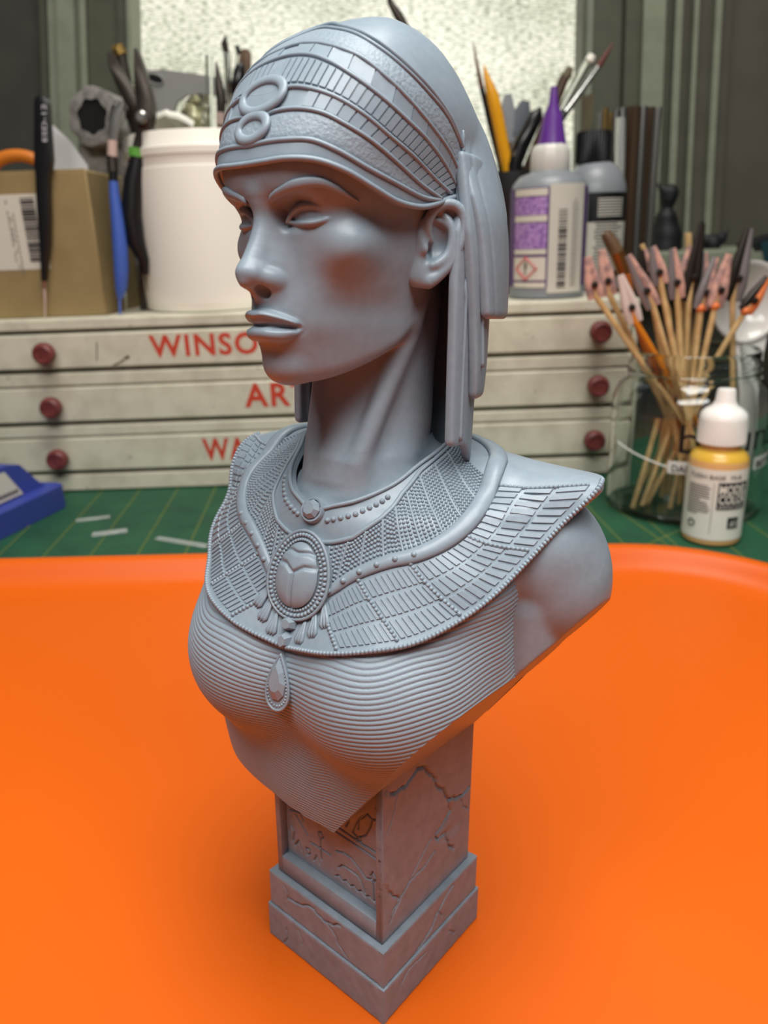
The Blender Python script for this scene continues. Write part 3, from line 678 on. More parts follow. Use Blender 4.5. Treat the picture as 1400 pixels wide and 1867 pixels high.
def dome_proto(seg=7):
    a = np.arange(seg)*2*math.pi/seg; P = [np.stack([np.cos(a)*r, np.sin(a)*r, np.full(seg, z)], -1) for r, z in ((1,-.25),(.86,.42),(.45,.86))]; P = np.concatenate(P+[np.array([[0,0,1.0]])])
    F = [(i*seg+j, i*seg+(j+1)%seg, (i+1)*seg+(j+1)%seg, (i+1)*seg+j) for i in (0,1) for j in range(seg)]+[(2*seg+j, 2*seg+(j+1)%seg, 3*seg) for j in range(seg)]
    return P, F
DP_, DF_ = dome_proto()
def bead(m, P, N, r, h=None):
    # dome on a surface point (body mm)
    R = axes_to(N); m.add(body_cm(P+((DP_*np.array([r,r,h or r]))@R.T)), DF_)
def trim_v(k): return np.interp(k, [0,1,2,3,4,5,6,8,12], [.16,.2,.25,.21,.10,.05,.04,.04,.04])
# rim beads, neckline trim, mid ridge
m = MB()
for sd in (1, -1):
    for k in np.concatenate([[0] if sd > 0 else [], np.cumsum(np.repeat(.0,0))]): pass
    line, nn = collar(np.linspace(.0, 8.25, 1200), np.full(1200,.992), sd, .6); L = np.r_[0, np.cumsum(np.linalg.norm(np.diff(line, axis=0), axis=1))]
    for s in np.arange(0, L[-1], 3.3):
        i = np.searchsorted(L, s); bead(m, line[min(i,1199)], nn[min(i,1199)], 2.2)
ob = m.build('rim_beads', M_resin, neck_collar, True); tag(ob, kind='stuff')
for sd in (1, -1):
    k = np.linspace(.55, 10.9, 150); v = .5+.03*np.sin(k*0); q, nn = collar(k, v, sd, 1.0)
    w = np.interp(k, [.5,1.5,4,6,8,11], [2.4,4.6,6.4,8.0,8.2,8.0]); m = MB(); m.tube(body_cm(q), w*MMF, 10, nrm=nn@R_BODY.T, flat=.55); rg = m.build('collar_ridge', M_resin, neck_collar, True)
    for kk in (1.25,1.75,2.25,2.75,3.3,3.9):
        q, nn = collar(np.array([kk]), np.array([.5]), sd, 4.0); m = MB(); bead(m, q[0], nn[0], 2.7, 2.0); m.build('stud', M_resin, neck_collar, True)
    k = np.linspace(.12, 10.9, 140); q, nn = collar(k, trim_v(k), sd, .8); m = MB(); m.tube(body_cm(q), np.interp(k,[0,3,6,11],[1.9,2.1,1.7,1.7])*MMF, 8, nrm=nn@R_BODY.T, flat=.7); m.build('neck_trim', M_resin, neck_collar, True)
    k = np.linspace(.0, 10.9, 140); q, nn = collar(k, .012+0*k, sd, .6); m = MB(); m.tube(body_cm(q), 1.9*MMF, 8, nrm=nn@R_BODY.T); m.build('neck_edge', M_resin, neck_collar, True)
    for kk in np.arange(.95, 3.3, .26):
        q, nn = collar(np.array([kk]), trim_v(np.array([kk]))*.42, sd, .2); m = MB(); bead(m, q[0], nn[0], 2.6, 2.3); m.build('stud', M_resin, neck_collar, True)
# bead panels between trim and ridge
PAN = [(1.15,.62),(1.85,1.5),(2.45,2.25),(3.05,2.95),(3.6,3.6),(4.2,4.25),(4.9,5.0),(5.7,5.8),(6.5,6.6),(7.4,7.5)]   # (k at trim, k at ridge)
PAN = [(b, a) if False else (a, b) for a, b in PAN]
for sd in (1, -1):
    mb = MB()
    for n in range(len(PAN)):
        (t0, r0) = PAN[n]
        v = np.linspace(trim_v(t0)+.02, .47, 24); q, nn = collar(np.linspace(t0, r0+.45 if n == 0 else r0, 24), v, sd, .5)
        m = MB(); m.tube(body_cm(q), 1.25*MMF, 7, nrm=nn@R_BODY.T); m.build('panel_rib', M_resin, neck_collar, True)
        if n == len(PAN)-1: break
        t1, r1 = PAN[n+1]; rr0 = r0+.45 if n == 0 else r0
        a0, _ = collar(np.array([t0,t1,rr0,r1]), np.array([.3,.3,.45,.45]), sd); wid = np.linalg.norm(a0[3]-a0[2]); nc = max(3, int(round(wid/3.5)))
        for c_ in range(nc):
            f = (c_+.5)/nc; kt = t0+(t1-t0)*f; kr = rr0+(r1-rr0)*f; v0 = trim_v(kt)+.035
            a1, _ = collar(np.array([kt,kr]), np.array([v0,.465]), sd); nr = max(4, int(np.linalg.norm(a1[1]-a1[0])/3.1))
            vs = np.linspace(v0, .465, nr); q, nn = collar(kt+(kr-kt)*np.linspace(0,1,nr), vs, sd, .2)
            for i in range(nr): bead(mb, q[i], nn[i], 1.6, 1.5)
    ob = mb.build('bead_panel', M_resin, neck_collar, True); tag(ob, kind='stuff')
# tiles and their beaded dividers
SEP = [(.95,1.32),(2.1,2.72),(3.65,4.15),(5.5,6.25),(7.35,8.02)]
for sd in (1, -1):
    mb = MB()
    for n, (a, b) in enumerate(SEP):
        v = np.linspace(.545, .955, 400); q, nn = collar(a+(b-a)*(v-.5)/.5, v, sd, .4); L = np.r_[0, np.cumsum(np.linalg.norm(np.diff(q, axis=0), axis=1))]
        for s in np.arange(0, L[-1], 3.6): i = min(np.searchsorted(L, s), 399); bead(mb, q[i], nn[i], 2.1, 1.9)
        if n == len(SEP)-1: break
        a2, b2 = SEP[n+1]; nc = (9,9,9,8)[n]
        for r in range(3):
            v0, v1 = .555+r*.135+.006, .555+(r+1)*.135-.008
            for c_ in range(nc):
                off = (.0, .25, .0)[r]*.5
                f0, f1 = (c_+.60-off*.6)/(nc+.55), (c_+1.38-off*.6)/(nc+.55)
                G = np.zeros((4,4,3))
                fs = (f0, f0+.012, f1-.012, f1); vs = (v0, v0+.006, v1-.006, v1)
                for i in range(4):
                    for j in range(4):
                        t = (vs[j]-.5)/.5; k0 = a+(b-a)*t; k1 = a2+(b2-a2)*t
                        G[i,j] = collar(np.array([k0+(k1-k0)*fs[i]]), np.array([vs[j]]), sd, -.4 if i in (0,3) or j in (0,3) else 1.3)[0][0]
                m = MB(); m.grid(body_cm(G.reshape(-1,3)).reshape(4,4,3), flip=(sd < 0)); m.build('collar_tile', M_resin, neck_collar, 25)
    ob = mb.build('bead_divider', M_resin, neck_collar, True); tag(ob, kind='stuff')
    # lotus drops beside the scarab
    for kt, kb, v0, v1 in ((.48,.34,.66,.94),(.78,.68,.57,.86),(1.04,1.04,.52,.775)):
        cen, nn = collar(np.array([kt,kb]), np.array([v0,v1]), sd, .6); ax = cen[1]-cen[0]; Ln = np.linalg.norm(ax); ax /= Ln; N = nn.mean(0); N -= ax*(N@ax); N /= np.linalg.norm(N); W = np.cross(N, ax)
        m = MB()
        for w0 in (-1, 0, 1):
            pts = np.array([cen[0]+ax*Ln*t+W*w0*3.9*t**1.3*(1 if t < .9 else .55) for t in (0,.3,.6,.85,1.0)]); m.tube(body_cm(pts), np.array([.5,1.2,1.8,2.2,.6])*MMF, 8, nrm=N@R_BODY.T)
        m.build('lotus_drop', M_resin, neck_collar, True)
print('collar', time.time()-T0)
# ---------- scarab, gems, pendant ----------
SC = np.array([0, 85.5, -263.0]); SA = np.array([0, -.365, .931]); SX = np.array([1.0,0,0]); SN = np.array([0,.931,.365])
def sc_pt(a, b, h): return SC+np.multiply.outer(np.asarray(a, float), SX)+np.multiply.outer(np.asarray(b, float), SA)+np.multiply.outer(np.asarray(h, float), SN)
def seg_dist(x, y, pts):
    d = np.full(np.shape(x), 1e9)
    for (ax_, ay), (bx, by) in zip(pts[:-1], pts[1:]):
        l = (bx-ax_)**2+(by-ay)**2; t = np.clip(((x-ax_)*(bx-ax_)+(y-ay)*(by-ay))/l, 0, 1); d = np.minimum(d, np.hypot(x-ax_-t*(bx-ax_), y-ay-t*(by-ay)))
    return d
egg = lambda t: 1-.10*np.sin(t)                           # broader below
a = np.linspace(0, 2*math.pi, 96, endpoint=False); r = np.linspace(0, 1, 40); A_, R_ = np.meshgrid(a, r, indexing='ij')
bx = 20.5*R_*np.cos(A_)*egg(A_); by = 27*R_*np.sin(A_)
hh = 9.5*np.sqrt(np.clip(1-R_**2*.93, 0, 1))
gro = [[(0,-27),(0,2),(-9,8),(-22,9)],[(0,2),(9,8),(22,9)],[(-22,17),(-9,19.5),(0,18),(9,19.5),(22,17)]]
dg = np.minimum.reduce([seg_dist(bx, by, g_) for g_ in gro]); hh = hh-2.4*np.exp(-(dg/1.5)**2)
m = MB(); m.grid(body_cm(sc_pt(bx, by, hh+1.0).reshape(-1,3)).reshape(A_.shape+(3,)), close_u=True); e_ = m.P[0].reshape(96,40,3)
if np.cross(e_[1,20]-e_[0,20], e_[0,21]-e_[0,20])@(R_BODY@SN) < 0: m.F = [f[::-1] for f in m.F]
scarab = m.build('scarab', M_resin, neck_collar, True)
m = MB(); ol = np.stack([30*np.cos(a)*egg(a), 36.5*np.sin(a)], -1)
R_sc = np.stack([SX, SA, SN], 1)
m.prism(np.c_[ol[:,0], ol[:,1]]*MMF, -7*MMF, 1.2*MMF, R=R_BODY@R_sc, c=body_cm(SC)); m.build('scarab_plate', M_resin, neck_collar, 40)
m = MB(); q = sc_pt(30*np.cos(a)*egg(a), 36.5*np.sin(a), 0*a+1); m.tube(body_cm(q), 1.5*MMF, 8, closed=True); m.build('plate_rim', M_resin, neck_collar, True)
for rx, ry, rb in ((26.8,33.2,2.1),(22.8,29.2,1.7)):
    m = MB(); n = int(2*math.pi*math.sqrt((rx**2+ry**2)/2)/(rb*1.75))
    for t in np.linspace(0, 2*math.pi, n, endpoint=False): bead(m, sc_pt(rx*math.cos(t)*egg(t), ry*math.sin(t), 1.4), SN, rb)
    tag(m.build('scarab_beads', M_resin, neck_collar, True), kind='stuff')
def gem(P, N, up, outline, rim, h, name):
    # bevelled stone on a surface
    N = V3(N)/np.linalg.norm(N); U = V3(up)-N*(N@V3(up)); U /= np.linalg.norm(U); R = R_BODY@np.stack([np.cross(U, N), U, N], 1); c_ = body_cm(P); o = np.asarray(outline, float)*MMF; n = len(o)
    m = MB(); rings = [(1.0,0),(1.0,h*.35),(.62,h),(.0,h*1.02)]
    Q = np.concatenate([np.c_[o*s, np.full(n, z*MMF)] for s, z in rings[:3]]+[np.array([[0,0,h*1.02*MMF]])])
    F = [(i*n+j, i*n+(j+1)%n, (i+1)*n+(j+1)%n, (i+1)*n+j) for i in (0,1) for j in range(n)]+[tuple(2*n+j for j in range(n))]
    m.add((Q[:-1]@R.T)+c_, F); g_ = m.build(name, M_resin, neck_collar, False)
    return R, c_
oct_ = [(8.4*math.cos(t), 8.4*math.sin(t)) for t in np.linspace(0, 2*math.pi, 8, endpoint=False)]
gP, gN = np.array([0, 63.5, -213.5]), np.array([0,.86,.5])
gem(gP+gN*2, gN, (0,0,1), oct_, 0, 6, 'round_gem')
m = MB(); m.lathe([(11.2,-8),(11.2,1.5),(10.2,3.4),(8.6,3.2),(8.4,0)], seg=28, R=axes_to(gN)); m.P = [body_cm(p+gP) for p in m.P]; m.build('gem_setting', M_resin, neck_collar, 50)
for (y, z), (w, h) in (((100.5,-301.5),(7.2,6.4)),((107,-314),(6.0,7.6))):
    n_ = (0,.95,.3); hexo = [(w*math.cos(t), h*math.sin(t)) for t in np.linspace(.52, 2*math.pi+.52, 6, endpoint=False)]
    gem((0,y-3,z), n_, (0,0,1), hexo, 0, 9, 'link_gem')
tear = lambda s, k=1.0: [(s*15.5*math.sin(t)*(math.sin(t/2))**1.15, -6+s*24*(math.cos(t))*k) for t in np.linspace(.0, 2*math.pi, 40, endpoint=False)]
dP, dN = np.array([0, 116.0, -341.0]), np.array([0,.975,.22])
U_ = np.array([0,-.22,.975]); Rd = np.stack([np.cross(U_, dN), U_, dN], 1)
m = MB(); m.prism(np.array(tear(1.0))*MMF, -6*MMF, 1.5*MMF, R=R_BODY@Rd, c=body_cm(dP)); drop = m.build('drop_pendant', M_resin, neck_collar, 40)
ol = np.array(tear(1.0)); m = MB(); m.tube(body_cm(dP+np.c_[ol, np.full(len(ol),1.2)]@Rd.T), 1.2*MMF, 8, closed=True); m.build('pendant_rim', M_resin, neck_collar, True)
ol = np.array(tear(.84)); m = MB()
L = resample(np.r_[ol, ol[:1]] @ np.eye(2,3), 34)[:-1]
for p in L: bead(m, dP+Rd@np.array([p[0],p[1],1.3]), dN, 1.25)
tag(m.build('pendant_beads', M_resin, neck_collar, True), kind='stuff')
stone = np.array([(0,15),(5.5,5),(8.6,-6),(7.6,-15),(3.2,-20.5),(-3.2,-20.5),(-7.6,-15),(-8.6,-6),(-5.5,5)]); gem(dP+dN*1.2, dN, (0,0,1), stone, 0, 5.5, 'drop_gem')
# ---------- plinth under the bust ----------
PC = np.array([-5.5,-14.6]); Z0, Z1, Z2, ZT = -728.857, -684.4, -640.1, -440
A0, A1, A2 = 82.3, 80.0, 72.6
rngc = random.Random(11)
def jag(pts, amp=1.6, n=3):
    pts = [np.array(p, float) for p in pts]
    for _ in range(n):
        q = [pts[0]]
        for a, b in zip(pts[:-1], pts[1:]):
            m = (a+b)/2; d = b-a; L = np.hypot(*d); m = m+np.array([-d[1], d[0]])/max(L,1e-6)*rngc.uniform(-1,1)*min(amp, L*.22); q += [m, b]
        pts = q; amp *= .6
    return [tuple(p) for p in pts]
def skin(u0, u1, v0, v1, step, grooves, bevel=1.2, steps=(), soft=.15):
    # relief of one stone face; returns U, V, height (0 = face, negative = carved)
    nu, nv = int((u1-u0)/step)+1, int((v1-v0)/step)+1
    U, V = np.meshgrid(np.linspace(u0,u1,nu), np.linspace(v0,v1,nv), indexing='ij'); H = np.zeros(U.shape)
    for pts, w, dep in grooves:
        H -= dep*np.exp(-(seg_dist(U, V, pts)/w)**2)
    if bevel:
        e = np.minimum.reduce([U-u0, u1-U, V-v0, v1-V]); H -= bevel*np.exp(-e/.9)*.6
    H += soft*np.sin(U*.31+1)*np.sin(V*.27)*.5
    return U, V, H
def face_grid(m, U, V, H, fn, depth, flip):
    G = fn(U, V, H); G = np.pad(G, ((1,1),(1,1),(0,0)), 'edge'); B = fn(np.pad(U,1,'edge'), np.pad(V,1,'edge'), np.full((U.shape[0]+2,U.shape[1]+2), -depth))
    G[0] = B[0]; G[-1] = B[-1]; G[:,0] = B[:,0]; G[:,-1] = B[:,-1]
    m.grid(base_cm(G.reshape(-1,3)).reshape(G.shape), flip=flip)
frontf = lambda y: (lambda U, V, H: np.stack([U, y+H, V], -1))
sidef = lambda x: (lambda U, V, H: np.stack([x-H, U, V], -1))
def block(m, a, z0, z1, inset):
    c_ = base_cm((PC[0]+inset/2, PC[1]-inset/2, (z0+z1-.5)/2)); m.box(c_, np.array([2*a-inset, 2*a-inset, z1-z0-.5])*MMF, rot=R_BASE)
plinth = MB(); block(plinth, A0, Z0, Z1, 3)
fr0 = [(jag([(48,-701),(48,-715),(54,-727)]),.9,1.8),(jag([(30,-690),(24,-700),(26,-708)],1),.7,1.0)]
sd0 = [(jag([(0,-694),(27,-691),(40,-700)]),.8,1.2),(jag([(-40,-700),(-52,-712)]),.8,1.2)]
face_grid(plinth, *skin(PC[0]-A0, PC[0]+A0, Z0+.3, Z1, 1.0, fr0), frontf(PC[1]+A0), 6, True)
face_grid(plinth, *skin(PC[1]-A0, PC[1]+A0, Z0+.3, Z1, 1.0, sd0), sidef(PC[0]-A0), 6, True)
# the top of each step, bevelled lip
plinth.box(base_cm((PC[0]-A0+3.6, PC[1]+A0-3.6, (Z0+Z1)/2+.1)), np.array([6.8,6.8,Z1-Z0])*MMF, rot=R_BASE)
pl = plinth.build('plinth_foot', M_stone, M0, 50)
m = MB(); block(m, A1, Z1, Z2, 3)
fr1 = [(jag([(46,-660),(17,-650),(3,-652),(-7,-654),(-29,-645)],2.5),1.1,2.4),(jag([(-12,-654),(-23,-662),(-25,-671),(-38,-680)],1.6),.7,1.4),(jag([(52,-646),(44,-655),(48,-664)],1.2),.7,1.0)]
sd1 = [(jag([(-48,-645),(-23,-660),(-15,-668),(2,-680),(14,-684)],2.5),1.1,2.6),(jag([(-23,-660),(-30,-672)],1.2),.7,1.4)]
face_grid(m, *skin(PC[0]-A1, PC[0]+A1, Z1+.4, Z2, 1.0, fr1), frontf(PC[1]+A1), 6, True)
face_grid(m, *skin(PC[1]-A1, PC[1]+A1, Z1+.4, Z2, 1.0, sd1), sidef(PC[0]-A1), 6, True)
m.box(base_cm((PC[0]-A1+3.6, PC[1]+A1-3.6, (Z1+Z2)/2+.1)), np.array([6.8,6.8,Z2-Z1])*MMF, rot=R_BASE); m.build('plinth_step', M_stone, M0, 50)
# column with a framed, carved front
m = MB(); YF = PC[1]+A2; RD = 10.0
m.box(base_cm((PC[0]+1.5, (PC[1]-A2+YF-RD)/2-1, (Z2+ZT)/2)), np.array([2*A2-3, 2*A2-RD-2, ZT-Z2])*MMF, rot=R_BASE)
xl, xr, zb = PC[0]-A2, PC[0]+A2, -617.0
def bar(x0, x1, z0, z1):
    m.box(base_cm(((x0+x1)/2, YF-RD/2-.5, (z0+z1)/2)), np.array([x1-x0, RD+1, z1-z0])*MMF, rot=R_BASE, bev=.6*MMF)
bar(xl+.2, -70, Z2, ZT); bar(60, xr, Z2, ZT); bar(-70.2, 60.2, Z2, zb); bar(-70.2, 60.2, -452, ZT)
sdc = [(jag([(53,-465),(35,-474),(18,-473),(7,-467),(-1,-470),(-16,-488),(-25,-507),(-46,-537),(-60,-545),(-84,-545)],3),1.5,3.4),
 (jag([(-46,-537),(-52,-556),(-37,-565),(-25,-565),(-29,-576),(-44,-578),(-51,-600),(-58,-609)],2.5),1.3,3.0),
 (jag([(-24,-586),(-5,-594),(13,-593),(22,-597),(37,-612),(46,-622)],2),.8,1.6),(jag([(-17,-566),(10,-587),(28,-602),(44,-612)],2),.8,1.5),
 (jag([(57,-569),(49,-580),(34,-600),(39,-610)],2),1.0,2.2),(jag([(35,-476),(44,-500),(52,-512)],2),.7,1.4),(jag([(-66,-545),(-72,-560),(-82,-572)],2),.7,1.4)]
U, V, H = skin(PC[1]-A2, YF, Z2, ZT, 1.0, sdc)
chip = seg_dist(U, V, [(-38,-566),(-52,-552),(-60,-580),(-40,-577)]); H -= 1.6*np.clip(1.2-chip/9, 0, 1)
face_grid(m, U, V, H, sidef(xl), 5, True)
col = m.build('plinth_column', M_stone, M0, 50)
GL = [[(60,-541),(-70,-545.5)],[(60,-548),(-70,-552.5)],
 [(-44,-514),(-52,-506),(-58,-509),(-55,-520),(-49,-533),(-39,-541),(-33,-538),(-37,-526),(-44,-514)],[(-58,-509),(-64,-506)],[(-48,-511),(-41,-519),(-40,-530)],[(-42,-539),(-44,-546),(-49,-546)],[(-38,-540),(-38,-546)],
 [(-62,-494),(-66,-482),(-62,-474)],[(-28,-508),(-28,-528),(-24,-536)],
 [(26,-586),(11,-585),(-2,-585)],[(12,-573),(15,-566),(10,-563),(7,-568),(12,-573),(11,-599)],
 [(-10,-575),(-20,-571),(-30,-571),(-41,-578),(-49,-584),(-60,-580)],[(-12,-595),(-18,-588),(-28,-587),(-38,-588),(-43,-592),(-48,-604)],
 [(-8,-608),(-13,-604),(-18,-608),(-23,-604),(-28,-608),(-33,-604),(-38,-608),(-43,-604),(-48,-608),(-53,-604),(-60,-607)],
 [(-58,-571),(-63,-577),(-58,-584),(-55,-578),(-58,-571)],[(-58,-584),(-60,-605)],
 [(55,-580),(50,-586),(53,-600)],[(47,-562),(30,-578)],[(55,-560),(40,-556),(36,-564)],[(34,-598),(32,-606),(27,-601),(28,-596),(34,-598)],[(22,-607),(18,-598),(14,-607)],
 [(50,-604),(44,-594),(40,-604)],[(58,-575),(58,-590)],[(40,-500),(40,-530)],[(30,-520),(10,-520)],[(0,-530),(0,-500),(-12,-496)]]
U, V, H = skin(-70.5, 60.5, zb-.5, -452, .62, [(g_, .85, 2.4) for g_ in GL], bevel=0, soft=.3)
m = MB(); G = np.stack([U, YF-RD+.6+H, V], -1); m.grid(base_cm(G.reshape(-1,3)).reshape(G.shape), flip=True)
m.build('carved_panel', M_stone, col, 50)
# ---------- tray, cutting mat, drawer chest ----------
M_orange = material('orange_plastic', sRGB(211,91,12), .42, spec=.3, bump=(1500,.05,.004))
def rounded_rect(cx, cy, w, d, r, ang, n=14):
    P = []
    for qx, qy, a0 in ((1,1,0),(-1,1,90),(-1,-1,180),(1,-1,270)):
        for t in np.linspace(a0, a0+90, n): P.append((qx*(w/2-r)+r*math.cos(math.radians(t)), qy*(d/2-r)+r*math.sin(math.radians(t))))
    P = np.array(P); c_, s_ = math.cos(ang), math.sin(ang)
    return np.stack([cx+P[:,0]*c_-P[:,1]*s_, cy+P[:,0]*s_+P[:,1]*c_], -1)
TA = math.radians(3.6)
tw, td = 44.0, 46.0
nx, ny = np.array([math.cos(TA), math.sin(TA)]), np.array([-math.sin(TA), math.cos(TA)])
far_mid = np.array([-5.1, 28.55]); tc_ = far_mid-ny*td/2
m = MB(); rings = []
for inset, z, r in ((.35,-.55,7.2),(.1,.2,7.4),(0,.62,7.5),(.08,.78,7.5),(.22,.85,7.35),(.48,.83,7.1),(.66,.72,6.95),(.82,.48,6.8),(1.05,.2,6.6),(1.5,.04,6.2),(2.4,0,5.5)):
    q = rounded_rect(tc_[0], tc_[1], tw-2*inset, td-2*inset, r, TA); rings.append(np.c_[q, mat_z(q[:,0])+.03 if z == -.55 else np.full(len(q), z)])
G = np.stack(rings, 1); m.grid(G, close_u=True); n = G.shape[0]; L = G.shape[1]
m.F.append(tuple(i*L+L-1 for i in range(n))); m.M.append(0)
# underside
off = m.n; q = G[:, 0]+np.array([0,0,.0]); 
und = np.stack([G[:,0], np.c_[rounded_rect(tc_[0],tc_[1],tw-3.2,td-3.2,6,TA), np.full(n,-.18)]], 1); m.grid(und, close_u=True, flip=True)
m.F.append(tuple(off+i*2+1 for i in range(n))[::-1]); m.M.append(0)
o = m.build('serving_tray', M_orange, None, 60); tag(o, 'bright orange plastic tray with a raised rounded rim', 'tray')
M_mat = material('green_mat', sRGB(37,84,58), .55, spec=.35, noise=(45, sRGB(30,70,50), .35, .7), bump=(900,.12,.006))
M_line = material('yellow_mat_print', sRGB(118,126,52), .6); M_line2 = material('pale_mat_print', sRGB(58,104,72), .6)
mat_root = empty('cutting_mat', (0,36,mat_z(0)), 'green cutting mat printed with yellow grid lines', 'mat')
mw = np.array([0,0,1.0]); MC = np.array([0,24,mat_z(0)])
m = MB(); m.box(MC-RZ*.16, (92,62,.3), rot=ROOM, bev=.06); sheet = m.build('mat_sheet', M_mat, mat_root)
def strip(mb, a, b, w, h=.012):
    d = b-a; d /= np.linalg.norm(d); s = np.cross(RZ, d); P = [a-s*w/2, a+s*w/2, b+s*w/2, b-s*w/2]; mb.add([p+RZ*h for p in P], [(0,3,2,1)])
g0 = on_mat(247,1018); g1 = on_mat(322,895); gd = g1-g0; gd /= np.linalg.norm(gd); gs = np.cross(gd, RZ)
m = MB(); m2 = MB()
for k in range(-9, 14):
    a = g0+gs*2.25*k; strip(m, a-gd*8, a+gd*16, .045)
for k in range(-3, 9):
    a = g0+gd*(2.25*k-.4); strip(m2, a-gs*22, a+gs*32, .05)
for (pa, pb) in (((1120,926),(1330,1075)),((1130,1016),(1320,930))):
    a, b = on_mat(*pa), on_mat(*pb); d = (b-a)/np.linalg.norm(b-a); strip(m, a-d*1, b+d*3, .05)
tag(m.build('grid_lines', M_line, sheet, False), kind='stuff'); tag(m2.build('cross_lines', M_line2, sheet, False), kind='stuff')
# chest of shallow drawers
M_enamel = material('worn_cream_enamel', sRGB(210,204,184), .5, spec=.4, noise=(70, sRGB(190,183,163), .42, .72), bump=(400,.10,.01))
nt = M_enamel.node_tree; b_ = nt.nodes['Principled BSDF']; tc = nt.nodes.new('ShaderNodeTexCoord')
n1 = nt.nodes.new('ShaderNodeTexNoise'); n1.inputs['Scale'].default_value = 95; n1.inputs['Detail'].default_value = 8; n1.inputs['Roughness'].default_value = .7; nt.links.new(tc.outputs['Object'], n1.inputs['Vector'])
r1 = nt.nodes.new('ShaderNodeMapRange'); r1.inputs[1].default_value = .63; r1.inputs[2].default_value = .72; nt.links.new(n1.outputs['Fac'], r1.inputs[0])
x1 = nt.nodes.new('ShaderNodeMix'); x1.data_type = 'RGBA'; x1.inputs[7].default_value = sRGB(98,80,55); src = b_.inputs['Base Color'].links[0].from_socket; nt.links.new(src, x1.inputs[6]); nt.links.new(r1.outputs[0], x1.inputs[0]); nt.links.new(x1.outputs[2], b_.inputs['Base Color'])
M_dark = material('dark_gap', sRGB(30,27,22), .8); M_red = material('red_lettering', sRGB(196,62,40), .6); M_knob = material('worn_red_knob', sRGB(122,58,56), .4, spec=.5, noise=(300, sRGB(98,46,46), .4, .65)); M_rust = material('rust_marks', sRGB(84,68,46), .8)
YB = 43.5
def loc(px, py, Y=YB): return ROOM.T@at(px, py, Y)           # room axes
def W(x, y, z): return ROOM@np.array([x, y, z])
zz = [loc(424, y)[2] for y in (570,596,665,694,762,787,852,883)]
zz[-1] = mat_z(0)*math.cos(TILT)+.03
xl_, xr_ = loc(-70,700)[0], loc(1148,700)[0]; yb_ = loc(424,700)[1]; BD = 17.0
chest = empty('drawer_chest', W((xl_+xr_)/2, yb_+BD/2, zz[-1]), 'long cream-painted artist\'s chest of three shallow drawers with red lettering', 'chest')
def bx(mb, x0, x1, y0, y1, z0, z1, bev=.08): mb.box(W((x0+x1)/2,(y0+y1)/2,(z0+z1)/2), (x1-x0,y1-y0,z1-z0), rot=ROOM, bev=bev)
m = MB(); bx(m, xl_, xr_, yb_+.9, yb_+BD, zz[7], zz[1]-.1); bx(m, xl_, xr_, yb_, yb_+BD, zz[1]+.12, zz[0], .1)
for a, b in ((2,3),(4,5),(6,7)): bx(m, xl_, xr_, yb_+.02, yb_+1.4, zz[b], zz[a]-.14, .09)
bx(m, xl_-.25, xl_+.02, yb_-.02, yb_+BD, zz[7], zz[0]); bx(m, xr_-.02, xr_+.25, yb_-.02, yb_+BD, zz[7], zz[0])
body = m.build('chest_body', M_enamel, chest)
KN = [(78,646,1097,606),(91,745,1092,705),(103,840,1085,805)]
def text_mesh(s, size, offset=0, spacing=1.0, shear=0, align='LEFT'):
    cu = bpy.data.curves.new('txt', 'FONT'); cu.body = s; cu.size = size; cu.offset = offset; cu.space_character = spacing; cu.shear = shear; cu.align_x = align; cu.resolution_u = 3
    ob = bpy.data.objects.new('txt', cu); C.objects.link(ob); bpy.context.view_layer.update(); me = ob.to_mesh(); P = np.array([v.co[:] for v in me.vertices]) if len(me.vertices) else np.zeros((0,3)); F = [tuple(p.vertices) for p in me.polygons]; ob.to_mesh_clear(); bpy.data.objects.remove(ob); bpy.data.curves.remove(cu); return P, F
def flat_text(name, s, mat, parent, org, ex, ez, size, width=None, lift=.012, **k):
    # letters on a plane: org lower left, ex along the line, ez up
    P, F = text_mesh(s, 1.0, **k); ex = V3(ex)/np.linalg.norm(ex); ez = V3(ez)/np.linalg.norm(ez); n = np.cross(ex, ez)
    sx = size if width is None else width/max(P[:,0].max()-P[:,0].min(), 1e-6); P[:,0] -= P[:,0].min()
    return mesh(name, V3(org)+np.outer(P[:,0]*sx, ex)+np.outer(P[:,1]*size, ez)+n*lift, F, mat, parent, False)
TXT = [('WINSOR & NEWTON', 275, 650, 612, 600, 850), ('ARTISTS\u2019', 447, 741, 700, 690, 704), ('WATER COLOURS', 372, 838, 800, 790, 770)]
for i in range(3):
    m = MB(); bx(m, xl_+.1, xr_-.1, yb_-.02, yb_+.9, zz[2*i+2]+.06, zz[2*i+1]-.04, .12)
    dr = m.build('drawer', M_enamel, chest)
    for j in (0, 1):
        p = ROOM@np.r_[loc(KN[i][2*j], KN[i][2*j+1], YB-.9)]; q = loc(KN[i][2*j], KN[i][2*j+1], YB-.9)
        m = MB(); m.lathe([(.28,-.02),(.28,.35),(.50,.42),(.60,.55),(.62,.8),(.56,1.0),(.42,1.08),(.40,1.02),(.2,1.0)], seg=24, c=W(q[0], yb_+.0, q[2]), R=axes_to(-ROOM[:,1])); m.build('knob', M_knob, dr)
    s, x0, yb0, yt0, _, x1 = TXT[i]
    a, b = loc(x0, yb0), loc(x0, yt0); c2 = loc(x1, yb0-(x1-x0)*.04)
    flat_text('lettering', s, M_red, dr, W(a[0], yb_-.02, a[2]), RX, RZ, (b[2]-a[2])/.70, width=(c2[0]-a[0]), offset=.028, spacing=1.15)
